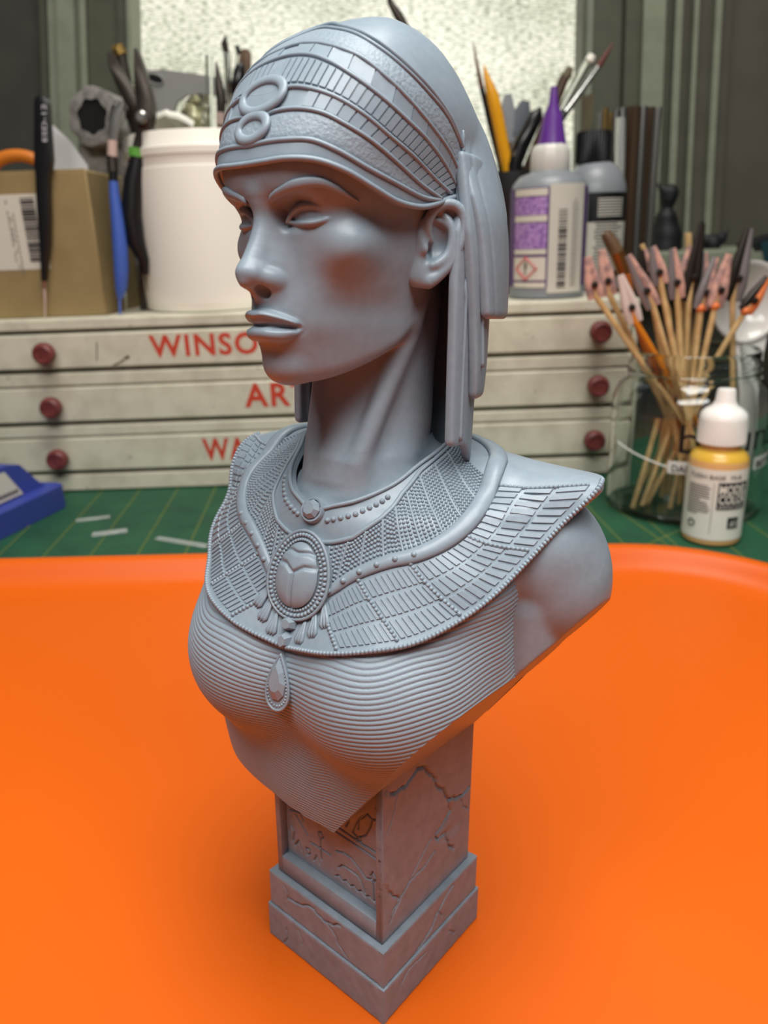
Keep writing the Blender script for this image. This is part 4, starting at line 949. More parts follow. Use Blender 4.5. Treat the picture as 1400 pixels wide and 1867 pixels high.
    # scratches and chips
rr_ = random.Random(5)
m = MB()
def smear(mb, x, z, w, h, n=9):
    P = [(x+w*math.cos(t)*rr_.uniform(.6,1.1), z+h*math.sin(t)*rr_.uniform(.5,1.1)) for t in np.linspace(0, 2*math.pi, n, endpoint=False)]
    mb.add([W(a, yb_-.031, b) for a, b in P], [tuple(range(n))])
for px, py in ((172,640),(178,655)): pass
a = loc(176,640); m.tube([W(a[0]-.05,yb_-.03,a[2]-.5), W(a[0]+.03,yb_-.03,a[2]), W(a[0]+.1,yb_-.03,a[2]+.5)], .035, 5); a = loc(222,657)
m.tube([W(a[0]-.5,yb_-.03,a[2]-.25), W(a[0],yb_-.03,a[2]-.05), W(a[0]+.4,yb_-.03,a[2]+.25)], .04, 5); smear(m, a[0]+.35, a[2]+.15, .16, .12)
tag(m.build('scratch_marks', M_rust, chest, False), kind='stuff')
# ---------- things standing on the chest ----------
ztop = zz[0]
def top(px, Y, h=0.0):
    # a point on the chest top below this column of the picture, Y deep
    lo_, hi_ = 100, 900
    for _ in range(40):
        mid = (lo_+hi_)/2
        if (ROOM.T@at(px, mid, Y))[2] > ztop+h: lo_ = mid
        else: hi_ = mid
    return at(px, (lo_+hi_)/2, Y)
M_card = material('brown_card', sRGB(146,126,84), .75, noise=(60, sRGB(136,116,77), .35, .7), bump=(700,.08,.006))
M_label = material('white_label', sRGB(205,198,184), .6); M_ink = material('black_print', sRGB(28,28,30), .6); M_grey_ink = material('grey_print', sRGB(120,116,110), .6)
M_black = material('black_plastic', sRGB(16,16,18), .4); M_blackm = material('black_coated_steel', sRGB(20,20,22), .35, spec=.5); M_steel = material('brushed_steel', sRGB(165,163,158), .3, metal=.9); M_dsteel = material('dark_tool_steel', sRGB(74,68,62), .42, metal=.8)
M_white = material('white_plastic', sRGB(240,236,224), .38, spec=.5); M_clear = material('clear_plastic', (.95,.97,.96,1), .08, trans=1, ior=1.3); M_paper = material('white_paper', sRGB(200,200,202), .7)
M_blue = material('blue_handle_plastic', sRGB(66,96,178), .4); M_green = material('green_plastic', sRGB(92,160,58), .5); M_pink = material('pale_pink_plastic', sRGB(196,170,160), .5); M_orangeh = material('orange_handle_plastic', sRGB(206,116,34), .45)
# cardboard box
pf = at(205,577,44.6); zc_ = ROOM.T@at(195,308,44.6); a = ROOM.T@top(196,44.6); hbox = zc_[2]-ztop
cb = empty('cardboard_box', W(a[0]-5,a[1]+3,ztop), 'brown cardboard box with a white barcode label, at the left end of the chest', 'box')
x1 = a[0]; x0 = x1-10.5
m = MB(); m.box(W((x0+x1)/2, a[1]+3.2, ztop+hbox/2+.01), (x1-x0, 6.4, hbox), rot=ROOM, bev=.07); bx(m, x0+.1, x1-.1, a[1]+.02, a[1]+3.1, ztop+hbox-.01, ztop+hbox+.07, .03); bx(m, x0+.1, x1-.1, a[1]+3.2, a[1]+6.3, ztop+hbox-.01, ztop+hbox+.07, .03)
cbody = m.build('box_body', M_card, cb)
la, lb = ROOM.T@at(-14,494,44.6), ROOM.T@at(70,353,44.6); m = MB(); bx(m, la[0], lb[0], a[1]-.02, a[1]+.02, la[2], lb[2], .01); lab = m.build('barcode_label', M_label, cb)
def barcode(mb, o, ex, ey, w, h, n, seed):
    r = random.Random(seed); x = 0; nn = np.cross(ex, ey); u = w/(n*2.1)
    for _ in range(n):
        t = r.choice((.6,1,1,1.7,2.3))*u
        if x+t > w: break
        P = [o+ex*x, o+ex*(x+t), o+ex*(x+t)+ey*h, o+ex*x+ey*h]; mb.add([p+nn*.012 for p in P], [(0,1,2,3)]); x += t+r.choice((.6,.9,1.4))*u
m = MB(); o_ = W(*(ROOM.T@at(38,470,44.6))); o_ = o_-np.array([0,.045,0]); barcode(m, W(*(ROOM.T@at(60,360,44.55))), -RZ, -RX, 3.3, .75, 30, 3)
tag(m.build('barcode', M_ink, lab, False), kind='stuff')
m = MB()
for k, px in enumerate((8,14,22)):
    c0 = ROOM.T@at(px,365+k*12,44.55)
    for j in range(12):
        if rr_.random() < .85: bx(m, c0[0], c0[0]+.07, a[1]-.035, a[1]-.03, c0[2]-.27*j-.2, c0[2]-.27*j, 0)
tag(m.build('label_print', M_grey_ink, lab, False), kind='stuff')
# things poking out behind the card box
p = top(60,49.5); hz = ROOM.T@at(30,294,49)
m = MB(); q = [W(hz[0]+1.55*math.cos(t), hz[1]+.0, hz[2]-.55+.85*math.sin(t)) for t in np.linspace(0,2*math.pi,28,endpoint=False)]; m.tube(q, .36, 10, closed=True)
m.tube([W(hz[0]+.9,hz[1],hz[2]-1.2), W(hz[0]+.6,hz[1],hz[2]-4), W(hz[0]+.3,hz[1]+.2,ztop+.5)], [.3,.28,.25], 10)
sc_ = empty('scissors', W(hz[0],hz[1],ztop), 'orange tool handle poking up behind the cardboard box', 'scissors'); m.build('handle_loop', M_orangeh, sc_)
m = MB(); m.tube([W(hz[0]+.3,hz[1]+.2,ztop+1.2), W(hz[0]-.2,hz[1]+.2,ztop+.05)], [.3,.12], 8, flat=.3); m.build('scissor_blade', M_steel, sc_)
h1 = ROOM.T@at(62,215,47.5); h2 = ROOM.T@at(96,228,47.5); h3 = ROOM.T@at(162,302,47.5)
m = MB(); P = np.array([[h1[0]-.3,h1[2]-2.4],[h1[0],h1[2]],[h2[0],h2[2]],[h2[0]+.9,h2[2]-.9],[h3[0],h3[2]],[h3[0]+.2,ztop+.02],[h1[0]-.5,ztop+.02]]); Q = np.stack([W(x, h1[1]+.25*math.sin(x*.9), z) for x, z in P]); m.add(np.r_[Q, Q+np.array([0,.03,0])], [tuple(range(7))[::-1], tuple(range(7,14))]+[(i,(i+1)%7,7+(i+1)%7,7+i) for i in range(7)])
tag(m.build('paper_sheet', M_paper, None, False), 'torn white paper sheet standing up behind the cardboard box', 'paper')
# black tweezers leaning on the card
def ribbon(mb, pts, wid, thick, nrm):
    pts = np.asarray(pts, float); T = np.gradient(pts, axis=0); T /= np.linalg.norm(T, axis=1, keepdims=True); N = np.broadcast_to(V3(nrm), pts.shape); S = np.cross(T, N); S /= np.linalg.norm(S, axis=1, keepdims=True); w = np.broadcast_to(wid, (len(pts),))[:,None]/2; t = np.broadcast_to(thick, (len(pts),))[:,None]/2
    c = [pts-S*w-N*t, pts-S*w*.8-N*t*1.15, pts+S*w*.8-N*t*1.15, pts+S*w-N*t, pts+S*w+N*t, pts-S*w+N*t]; G = np.stack(c, 1); n = len(pts)
    mb.grid(np.concatenate([G, G[:, :1]], 1)); k = G.shape[1]+1; mb.F += [tuple(range(k-1)), tuple((n-1)*k+i for i in range(k-1))[::-1]]; mb.M += [0,0]; return mb
YT = 44.1
tw_ = empty('tweezers', top(82,YT), 'black tweezers with white lettering leaning on the cardboard box', 'tweezers')
pxs = [(78,176,10),(78,180,19),(78,188,24),(79,230,26),(81,290,31),(80,306,29),(79,318,23),(80,360,22),(82,400,21),(83,440,17),(82,480,11),(81,506,7),(81,512,6)]
k_ = 44.1*.945/1400
m = MB(); ribbon(m, [at(x, y, YT) for x, y, w in pxs], np.array([w for x,y,w in pxs])*k_, .42, (0,1,0)); m.build('blade_pair', M_blackm, tw_)
m = MB(); m.tube([at(81,511,YT), at(81,526,YT)], [.12,.1], 8); m.build('tip_guard', M_steel, tw_)
m = MB(); m.tube([at(81,526,YT), at(82,545,YT), top(82,YT,.02)], [.08,.06,.04], 8); m.build('tip', M_pink, tw_)
e0, e1 = at(86,258,YT-.3), at(84,190,YT-.3); flat_text('lettering', 'ESD-12', M_paper, tw_, e0, e1-e0, np.array([-1,0,0]), .34, width=np.linalg.norm(e1-e0))
# long-nose pliers with a green band
pl_ = empty('pliers', top(262,44.9), 'long-nose pliers with black handles and a green band, jaws up beside the white tub', 'pliers')
YP = 45.2
m = MB(); m.tube([at(x,y,YP) for x,y in ((252,286),(243,330),(239,390),(247,440),(262,474),(266,500))], [.42,.52,.56,.5,.3,.16], 12); m.tube([at(x,y,YP+1.0) for x,y in ((256,286),(256,330),(258,400),(268,470),(280,540))], [.36,.42,.42,.36,.3], 10)
m.build('handle', M_black, pl_)
m = MB(); m.tube([at(251,270,YP), at(250,286,YP)], .47, 14); m.build('green_band', M_green, pl_)
m = MB(); ribbon(m, [at(x,y,YP) for x,y in ((252,272),(262,246),(262,222),(268,196),(262,160),(255,120),(250,91))], np.array([16,22,34,30,24,15,4])*k_, .7, (0,1,0)); m.build('jaw', M_dsteel, pl_)
m = MB(); ribbon(m, [at(x,y,YP+.5) for x,y in ((268,240),(258,205),(240,180),(222,148),(208,118),(203,98))], np.array([16,24,26,20,16,8])*k_, .6, (0,1,0)); m.build('jaw', M_dsteel, pl_)
m = MB(); m.lathe([(.25,-.1),(.32,0),(.32,.5),(.2,.6)], seg=14, c=at(262,216,YP-.4), R=axes_to((0,-1,0))); m.build('rivet', M_steel, pl_)
m = MB(); P0 = at(251,94,YP)
for i in range(9):
    q = at(248.5-i*.1, 98+i*9, YP-.1); m.box(q, (.09,.5,.12), rot=ROOM)
tag(m.build('jaw_teeth', M_dsteel, pl_, False), kind='stuff')
br_ = MB(); br_.tube([at(222,102,46.6), at(216,92,46.6), at(208,94,46.6)], [.35,.42,.3], 8); 
M_brass = material('dull_brass', sRGB(140,112,58), .45, metal=.7)
cl = empty('brass_scraper', top(250,47.2), 'brown brass-tipped scraper behind the plier jaws', 'tool'); br_.build('scraper_tip', M_brass, cl)
m = MB(); m.tube([at(220,100,46.6), at(236,170,46.8), at(250,260,47.0), top(262,47.2,.05)], [.3,.26,.22,.2], 8); m.build('scraper_shank', M_dsteel, cl)
# blue-handled knife
kn = empty('craft_knife', top(219,44.6), 'blue-handled tool with a black ferrule beside the cardboard box', 'tool')
YK = 44.75
m = MB(); m.tube([at(x,y,YK) for x,y in ((207,330),(208,350),(214,400),(219,450),(221,490),(221,525),(219,540),(218,547)) ], np.array([8,9,11.5,13.5,13.5,11,7,2.5])*k_, 16); m.build('blue_handle', M_blue, kn)
m = MB(); m.tube([at(206,312,YK), at(207,331,YK)], 8*k_, 14); m.build('ferrule', M_black, kn)
m = MB(); m.tube([at(204,284,YK), at(206,313,YK)], [9*k_,10*k_], 14); m.build('collar', M_dsteel, kn)
m = MB(); m.tube([at(205,256,YK), at(205,285,YK)], [8.5*k_,9*k_], 14); m.build('pink_sleeve', M_pink, kn)
m = MB(); ribbon(m, [at(205,258,YK), at(207,232,YK), at(214,205,YK), at(226,186,YK)], np.array([12,17,17,6])*k_, .2, (0,1,0)); m.build('knife_blade', M_steel, kn)
m = MB(); m.tube([at(218,545,YK), top(219,44.6,.02)], [.08,.05], 8); m.build('handle_end', M_blue, kn)
# roll with its core painted dark as shade, clear wrap, grey bracket
M_greyroll = material('grey_wrapping', sRGB(140,136,132), .55, noise=(200, sRGB(110,106,102), .4, .6)); M_hole_shade = material('painted_hole_shade', sRGB(9,9,9), .9)
rc = ROOM.T@at(168,212,50.0)
roll = empty('paper_roll', W(rc[0],rc[1],ztop), 'grey paper roll with a core painted black as shade behind the tools', 'roll')
m = MB(); ax_ = V3((-.25,-1,.08)); R_ = axes_to(ax_)
m.lathe([(.95,0),(1.45,.0),(1.6,-.06),(1.62,-.3),(1.6,-4.5),(.95,-4.5)], c=W(*rc), R=R_, seg=36, cap=False, ripple=lambda i, a: .07*np.sin(a*7+i)); m.build('wrapping', M_greyroll, roll)
m = MB(); m.lathe([(1.1,-.1),(1.1,-4)], c=W(*rc), R=R_, seg=30); m.build('core', M_hole_shade, roll)  # closed black plug: the shade inside the roll put into its colour
m = MB(); bx(m, rc[0]-1.5, rc[0]+1.5, rc[1]+1.2, rc[1]+4, ztop, rc[2]-1.3); m.build('roll_stand', M_greyroll, roll)
wr = [(207,182),(224,184),(236,210),(238,250),(228,284),(210,290),(196,276),(196,240),(200,205)]
G = []
for i, (x, y) in enumerate(wr+wr[:1]):
    G.append([at(216+(x-216)*f, 238+(y-238)*f, 46.0+.5*math.sin(i*2.3)*f+.5*(1-f)) for f in (.02,.35,.7,1.0)])
m = MB(); m.grid(np.array(G)); m.tube([at(222,280,46.2), top(226,46.3,.02)], [.12,.15], 7)
M_film = material('clear_film', (.93,.94,.94,1), .1, trans=1, ior=1.1)
tag(m.build('plastic_wrapper', M_film, None, 30), 'crumpled clear plastic wrapper between the blue tool and the roll', 'wrapper')
bk = [(262,128),(300,127),(345,133),(392,140),(392,172),(340,172),(322,185),(312,215),(300,240),(272,240),(262,200)]
m = MB(); P = np.array([at(x,y,51.0) for x,y in bk]); n = len(P); m.add(np.r_[P, P+np.array([0,.5,0])], [tuple(range(n)), tuple(range(n,2*n))[::-1]]+[(i,n+i,n+(i+1)%n,(i+1)%n) for i in range(n)])
M_greyp = material('grey_plastic', sRGB(132,130,126), .5)
bkr = empty('grey_bracket', top(285,51.5), 'grey plastic bracket with a black oval painted as a shaded hole, in front of the window', 'bracket'); m.build('bracket_plate', M_greyp, bkr)
m = MB(); m.tube([at(283+15*math.cos(t), 144+9*math.sin(t)+ (4*math.cos(t)), 50.95) for t in np.linspace(0,2*math.pi,20,endpoint=False)], .05, 6, closed=True); m.build('hole_rim', M_greyp, bkr)
m = MB(); P = [at(283+14.5*math.cos(t), 144+8.5*math.sin(t)+4*math.cos(t), 50.96) for t in np.linspace(0,2*math.pi,20,endpoint=False)]; m.add(P, [tuple(range(20))]); m.build('hole_shade', M_hole_shade, bkr)  # flat black oval on the solid plate, painting the shade of a hole
m = MB(); q0 = ROOM.T@at(285,240,51.3); bx(m, q0[0]-.7, q0[0]+.7, q0[1]-.2, q0[1]+.4, ztop, q0[2]+.3); m.build('bracket_leg', M_greyp, bkr)
# white tub and what stands in it
YP0 = 48.2
pc = ROOM.T@top(399,YP0); ph_ = (ROOM.T@at(399,250,YP0))[2]-ztop
tub = empty('plastic_tub', W(pc[0],pc[1],ztop), 'large white plastic tub holding tools, behind the bust\'s face', 'tub')
m = MB(); h = ph_; R0 = 4.15
m.lathe([(R0-.5,.02),(R0-.1,.06),(R0,.35),(R0+.02,.6),(R0+.04,h-1.9),(R0+.03,h-1.75),(R0-.02,h-1.7),(R0+.0,h-1.2),(R0+.1,h-1.15),(R0+.12,h-.8),(R0+.04,h-.7),(R0+.0,h-.1),(R0-.05,h),(R0-.2,h),(R0-.25,h-.2),(R0-.3,.4),(0,.35)], c=W(pc[0],pc[1],ztop), R=ROOM, seg=64)
m.build('tub_wall', M_white, tub, 35)
ZT_ = ztop+h
def stick(name, pts, rad, mat, parent, seg=10, flat=1.0, Y=None):
    m = MB(); m.tube(pts, rad, seg, flat=flat); return m.build(name, mat, parent)
def in_tub(px, Y):  # foot of a tool inside the tub
    q = ROOM.T@top(px, Y); return W(q[0], q[1], ztop+.6)
sc2 = empty('plastic_scoop', in_tub(330,48), 'pale plastic scoop curling over the rim of the white tub', 'scoop')
G = []
for t in np.linspace(-.2, 1, 12):
    G.append([at(286+66*t+6*s_*s_, 214-10*math.sin(min(max(t,0),1)*3.0)*1.0+ (22*t if t > .3 else 0)*.8 + 24*(1-abs(s_))*0 + 14*s_, 46.2+1.3*abs(s_)) for s_ in np.linspace(-.6,2.6,9)])
m = MB(); m.grid(np.array(G)); sm = m.build('scoop_bowl', M_white, sc2)
stick('scoop_handle', [at(318,240,47.2), at(330,330,47.6), in_tub(340,47.8)], [.35,.3,.3], M_white, sc2)
M_foil = material('crinkled_foil', sRGB(200,198,178), .22, metal=1, bump=(420,.9,.12))
rf = random.Random(9); G = []
for i in range(15):
    G.append([at(314+70*i/14+rf.uniform(-1.5,1.5), 168+ (62-50*math.sin(min(1,i/9)*1.5))*(1-j/7)*.35+ j*11 + rf.uniform(-2,2)+ max(0,6-i)*7*(1-j/7), 48.6+rf.uniform(-.25,.25)+.4*math.sin(i)) for j in range(8)])
m = MB(); m.grid(np.array(G)); m.tube([at(350,240,48.8), in_tub(352,48.8)], [.8,.6], 8)
tag(m.build('foil_sheet', M_foil, None, 20), 'crinkled sheet of silver foil standing in the white tub', 'foil')
for (pts, w, lab) in (([(381,100),(384,240)], 6.2, 'left'), ([(416,100),(414,240)], 5.5, 'right')):
    r_ = empty('acrylic_rod', in_tub(pts[1][0],48.6), 'clear acrylic rod standing nearest the foil in the tub' if lab == 'left' else 'clear acrylic rod beside the dark brushes in the tub', 'rod', 'clear rods in the white tub')
    stick('rod', [at(*pts[0],48.2), at(*pts[1],48.4), in_tub(pts[1][0]+2,48.6)], w*k_*1.05, M_clear, r_, 14)
M_bristle = material('dark_bristles', sRGB(34,28,22), .8, bump=(3000,.6,.02)); M_wood = material('brown_wood', sRGB(104,78,52), .5, noise=(150, sRGB(84,60,38), .35, .65)); M_brushblack = material('black_lacquer', sRGB(18,16,16), .25, spec=.6)
def brush(name, label, pts, rads, mats, parts_, group=None, Y=None, cat='brush', seg=12):
    # pts: polyline from tip to foot; rads in cm; parts_: list of (name, first, last, material)
    t = empty(name, pts[-1], label, cat, group)
    for pn, i0, i1, mt in parts_:
        m = MB(); q = np.array(pts[i0:i1+1], float); m.tube(q, np.array(rads[i0:i1+1]), seg); m.build(pn, mt, t)
    return t
brush('paint_brush', 'dark-tipped paintbrush standing between the clear rods in the tub', [at(411,64,48.8), at(409,80,48.8), at(413,97,48.8), at(416,150,48.8), at(418,200,48.9), in_tub(420,49.2)], [.03,.2,.16,.17,.15,.14], 0, [('bristles',0,2,M_bristle),('ferrule',2,3,M_steel),('handle',3,5,M_wood)])
brush('paint_brush', 'black-tipped brush with a pale curved shaft in the tub', [at(432,84,49.2), at(436,98,49.2), at(432,125,49.2), at(424,200,49.3), in_tub(418,49.5)], [.12,.16,.12,.13,.13], 0, [('bristles',0,1,M_bristle),('handle',1,4,M_clear)])
t = empty('wooden_paddle', in_tub(440,50), 'flat brown wooden paddle standing in the tub beside the headband', 'paddle')
m = MB(); ribbon(m, [at(448,90,49.8), at(448,96,49.8), at(447,125,49.8), at(440,150,49.8), at(436,240,49.8), in_tub(434,50)], np.array([10,18,20,10,9,9])*k_*1.1, .25, (0,1,0)); m.build('paddle_blade', M_wood, t)
t = empty('palette_knife', in_tub(430,48), 'black-handled palette knife in the tub touching the headband\'s outline', 'tool')
m = MB(); m.tube([at(440,115,49), at(437,130,49), at(432,165,49), at(430,175,49), at(428,185,49)], [.15,.36,.4,.25,.12], 12); m.build('handle', M_brushblack, t)
m = MB(); ribbon(m, [at(429,182,49), at(420,240,49), in_tub(416,48.9)], np.array([7,12,12])*k_, .06, (0,1,0)); m.build('knife_blade', M_steel, t)
t = empty('sculpting_tool', in_tub(400,47.8), 'dark pointed sculpting tool with a pink collar in the tub', 'tool')
m = MB(); m.tube([at(394,112,47.8), at(399,150,47.8), at(404,185,47.8), at(402,205,47.8)], [.04,.22,.3,.22], 10); m.build('tool_head', M_dsteel, t)
m = MB(); m.tube([at(402,204,47.8), at(402,226,47.9)], .24, 10); m.build('pink_collar', M_pink, t)
m = MB(); m.tube([at(402,225,47.9), at(402,240,47.9), in_tub(402,48)], .22, 10); m.build('tool_shaft', M_wood, t)
# ---------- bottles at the right of the chest top ----------
M_trans = material('milky_plastic', sRGB(206,204,196), .3, spec=.5, sss=.3); M_purple = material('purple_plastic', sRGB(92,48,132), .35, spec=.5); M_purplel = material('purple_label', sRGB(78,44,104), .5); M_lilac = material('lilac_print', sRGB(176,140,192), .55, noise=(520, sRGB(120,80,150), .4, .62)); M_greylab = material('pale_sticker', sRGB(196,192,180), .6); M_redp = material('red_print', sRGB(196,96,96), .6)
M_greybody = material('grey_liquid_plastic', sRGB(128,132,136), .35, spec=.5)
TURN = -.2           # how far the bottles are turned on the chest, towards the camera
def curved(mb, c, r, th0, th1, z0, z1, n=10, lift=.015):
    # a label patch on an upright cylinder at room point c; angles from the side towards the camera
    T = np.linspace(th0, th1, n+1)+TURN; P = []
    for z in (z0, z1):
        for t in T: P.append(ROOM@np.array([c[0]+(r+lift)*math.sin(t), c[1]-(r+lift)*math.cos(t), c[2]+z]))
    k = n+1; mb.add(P, [(i, i+1, k+i+1, k+i) for i in range(n)])
def curved_text(name, s, mat, parent, c, r, th, z, size, width=None, lift=.03, vertical=False, **k):
    P, F = text_mesh(s, 1.0, **k); P = P.copy(); P[:,0] -= P[:,0].min(); sx = size if width is None else width/max(P[:,0].max(), 1e-6)
    u, v = P[:,0]*sx, P[:,1]*size
    if vertical: u, v = -v, u
    t = th+TURN+u/r; Q = np.stack([c[0]+(r+lift)*np.sin(t), c[1]-(r+lift)*np.cos(t), c[2]+z+v], -1)@ROOM.T
    return mesh(name, Q, F, mat, parent, False)
def scale_at(p): return (p[1]*math.cos(PITCH)-(p[2]-EYE)*math.sin(PITCH))/FPX     # cm per pixel of the frame
def height_of(px, py, Y): return (ROOM.T@at(px, py, Y))[2]
YG = 46.6; g = ROOM.T@top(995, YG); kg = scale_at(top(995, YG)); gc = (g[0], g[1], ztop)
glue = empty('glue_bottle', W(*gc), 'milky glue bottle with a tall purple nozzle and purple label, beside the headcloth', 'bottle')
R0 = 67*kg; zs = lambda py: height_of(995, py, YG-R0*.3)-ztop
m = MB(); m.lathe([(R0-.15,.0),(R0,.12),(R0,zs(350)),(R0-.12,zs(335)),(R0*.78,zs(320)),(R0*.52,zs(313)),(R0*.5,zs(311))], c=W(*gc), R=ROOM, seg=48); m.build('bottle_body', M_greybody, glue)
m = MB(); m.lathe([(33*kg,zs(313)),(34*kg,zs(311)),(33*kg,zs(276)),(30*kg,zs(266)),(25*kg,zs(262))], c=W(*gc), R=ROOM, seg=36, ripple=lambda i,a: .03*np.cos(a*12)); m.build('collar', M_trans, glue)
m = MB(); m.lathe([(25*kg,zs(263)),(23*kg,zs(255)),(15*kg,zs(205)),(8.5*kg,zs(190)),(5.5*kg,zs(155)),(3.5*kg,zs(154))], c=W(gc[0]+.05,gc[1],gc[2]), R=ROOM, seg=24, ripple=lambda i,a: .02*np.cos(a*8)*(i<3)); m.build('nozzle', M_purple, glue)
m = MB(); curved(m, gc, R0, -1.35, 1.25, zs(520), zs(343), 24, .02); gl_ = m.build('label', M_purplel, glue)
for (y0,y1,mt,nm) in ((358,345,M_label,'white_band'),(392,360,M_lilac,'print_block'),(404,393,M_label,'white_band'),(452,406,M_lilac,'print_block'),(462,453,M_label,'white_band'),(508,467,M_label,'warning_panel'),(521,512,M_label,'white_band')):
    m = MB(); curved(m, gc, R0, -.98, -.03, zs(y0), zs(y1), 10, .04); m.build(nm, mt, gl_)
def ctr(th, z, lift=.06):
    th = th+TURN; return ROOM@np.array([gc[0]+(R0+lift)*math.sin(th), gc[1]-(R0+lift)*math.cos(th), gc[2]+z])
dz_ = zs(487); dth = .30
m = MB(); q = [ctr(-.56+dth*a_, dz_+.58*b_) for a_, b_ in ((0,1),(1,0),(0,-1),(-1,0))]; m.tube(q, .075, 6, closed=True); m.build('warning_diamond', M_redp, gl_, False)
m = MB(); m.tube([ctr(-.56, dz_-.05), ctr(-.56, dz_+.3)], .06, 6); m.tube([ctr(-.56, dz_-.2), ctr(-.56, dz_-.25)], .07, 6); m.build('warning_mark', M_ink, gl_, False)
m = MB(); curved(m, gc, R0, .02, 1.0, zs(531), zs(338), 10, .06); st = m.build('barcode_sticker', M_greylab, glue)
m = MB(); rb = random.Random(8); z = zs(522)
while z < zs(385):
    w_ = rb.choice((.05,.05,.09,.14)); curved(m, gc, R0, .25, .47, z, z+w_, 4, .085); z += w_+rb.choice((.05,.08,.12))
tag(m.build('barcode', M_ink, st, False), kind='stuff')
m = MB()
for th_ in (.62,.68,.74):
    z = zs(520)
    while z < zs(372): w_ = rb.uniform(.08,.25); curved(m, gc, R0, th_, th_+.025, z, z+w_, 1, .085); z += w_+.06
tag(m.build('sticker_print', M_grey_ink, st, False), kind='stuff')
# bottle with the black cap
YV = 51.2; v_ = ROOM.T@top(1074, YV); kv = scale_at(top(1074, YV)); vc = (v_[0], v_[1], ztop); R1_ = 54*kv; zv = lambda py: height_of(1074, py, YV-R1_*.3)-ztop
var = empty('varnish_bottle', W(*vc), 'grey bottle with a black ribbed cap and black label, behind the glue bottle', 'bottle')
m = MB(); m.lathe([(R1_-.15,0),(R1_,.12),(R1_,zv(352)),(R1_*.97,zv(338)),(R1_*.86,zv(318)),(R1_*.6,zv(300)),(R1_*.42,zv(295))], c=W(*vc), R=ROOM, seg=44); m.build('bottle_body', M_greybody, var)
m = MB(); m.lathe([(27*kv,zv(297)),(29*kv,zv(295)),(29*kv,zv(243)),(27.5*kv,zv(238)),(0.1,zv(238))], c=W(vc[0]-.2,vc[1],vc[2]), R=ROOM, seg=72, ripple=lambda i,a: .03*np.cos(a*36)*(0<i<3)); m.build('ribbed_cap', M_black, var)
m = MB(); curved(m, vc, R1_, -1.5, 1.5, zv(505), zv(353), 24, .02); vl = m.build('label', M_black, var)
m = MB(); curved(m, vc, R1_, -.55, 1.3, zv(492), zv(406), 12, .04); m.build('pale_panel', M_greylab, vl)
m = MB()
for k in range(7): curved(m, vc, R1_, .08, 1.0, zv(396-k*5), zv(396-k*5)+.075, 8, .04)
tag(m.build('white_print', M_greylab, vl, False), kind='stuff')
m = MB(); z = zv(488)
for k in range(14):
    z = zv(488-k*6); curved(m, vc, R1_, -.02+rb.uniform(0,.1), .75+rb.uniform(0,.3), z, z+.07, 8, .06)
tag(m.build('black_print', M_ink, vl, False), kind='stuff')
# dark cup with brushes behind the headcloth
YC = 52.0; dc = ROOM.T@top(930, YC); cup = empty('brush_cup', W(dc[0],dc[1],ztop), 'dark cup of brushes behind the headcloth and glue bottle', 'cup')
hc = height_of(930, 318, YC)-ztop
m = MB(); m.lathe([(2.6,.02),(2.7,.15),(2.8,hc-.1),(2.8,hc),(2.6,hc),(2.5,.4),(0,.35)], c=W(dc[0],dc[1],ztop), R=ROOM, seg=40); m.build('cup_wall', M_black, cup)
def in_cup(dx, dy): return W(dc[0]+dx, dc[1]+dy, ztop+.6)
M_yellow = material('yellow_lacquer', sRGB(226,160,26), .3, spec=.5); M_ferr = material('bright_ferrule', sRGB(205,203,196), .2, metal=.95); M_redb = material('red_brown_lacquer', sRGB(92,44,32), .35); M_olive = material('olive_card', sRGB(92,84,62), .7); M_greysp = material('grey_silicone', sRGB(128,132,136), .5)
yb = empty('yellow_brush', in_cup(.6,-.6), 'yellow-handled pointed brush leaning in the dark cup by the headcloth', 'brush')
m = MB(); m.tube([at(882,118,50.6), at(887,140,50.6), at(898,175,50.7), at(906,210,50.8), at(924,302,51.2), in_cup(.6,-.6)], [.03,.18,.36,.37,.36,.25], 14); m.build('handle', M_yellow, yb)
brush('paint_brush', 'thin dark red brush rising beside the yellow handle', [at(862,78,50.9), at(870,120,50.9), at(878,160,51), at(893,220,51.1), at(912,300,51.4), in_cup(.2,-.2)], [.03,.09,.14,.2,.18,.15], 0, [('tip',0,1,M_redb),('ferrule',1,2,M_redb),('handle',2,5,M_brushblack)])
brush('paint_brush', 'brush with a dark steel ferrule sticking up above the headcloth', [at(706,-14,51.5), at(712,6,51.5), at(727,30,51.5), at(744,58,51.6), at(800,145,51.8), in_cup(-.4,.3)], [.1,.18,.28,.2,.16,.15], 0, [('bristles',0,1,M_bristle),('ferrule',1,3,M_dsteel),('handle',3,5,M_brushblack)])
brush('paint_brush', 'brown-handled brush with a pale round end behind the purple nozzle', [at(1040,123,53), at(1035,135,53), at(1029,142,53), at(1000,215,52.8), at(960,310,52.4), in_cup(.9,.8)], [.2,.3,.3,.34,.3,.2], 0, [('pale_end',0,2,M_olive),('handle',2,5,material('dark_wood', sRGB(66,42,24), .45))])
t = brush('acrylic_brush', 'clear white-tipped acrylic handle slanting behind the purple nozzle', [at(1080,101,52.4), at(1074,112,52.4), at(1040,170,52.3), at(1008,228,52.2), in_cup(1.2,.2)], [.26,.28,.27,.26,.2], 0, [('white_tip',0,1,M_white),('rod',1,4,M_clear)], cat='tool')
brush('paint_brush', 'long black brush with a silver ferrule and reddish point, rightmost in the dark cup', [at(1119,76,52), at(1106,98,52), at(1090,122,52), at(1036,196,51.9), at(1030,204,51.9), at(1006,244,51.8), in_cup(1.6,-.2)], [.03,.13,.2,.26,.26,.24,.2], 0, [('bristles',0,2,M_redb),('ferrule',2,4,M_ferr),('handle',4,6,M_brushblack)])
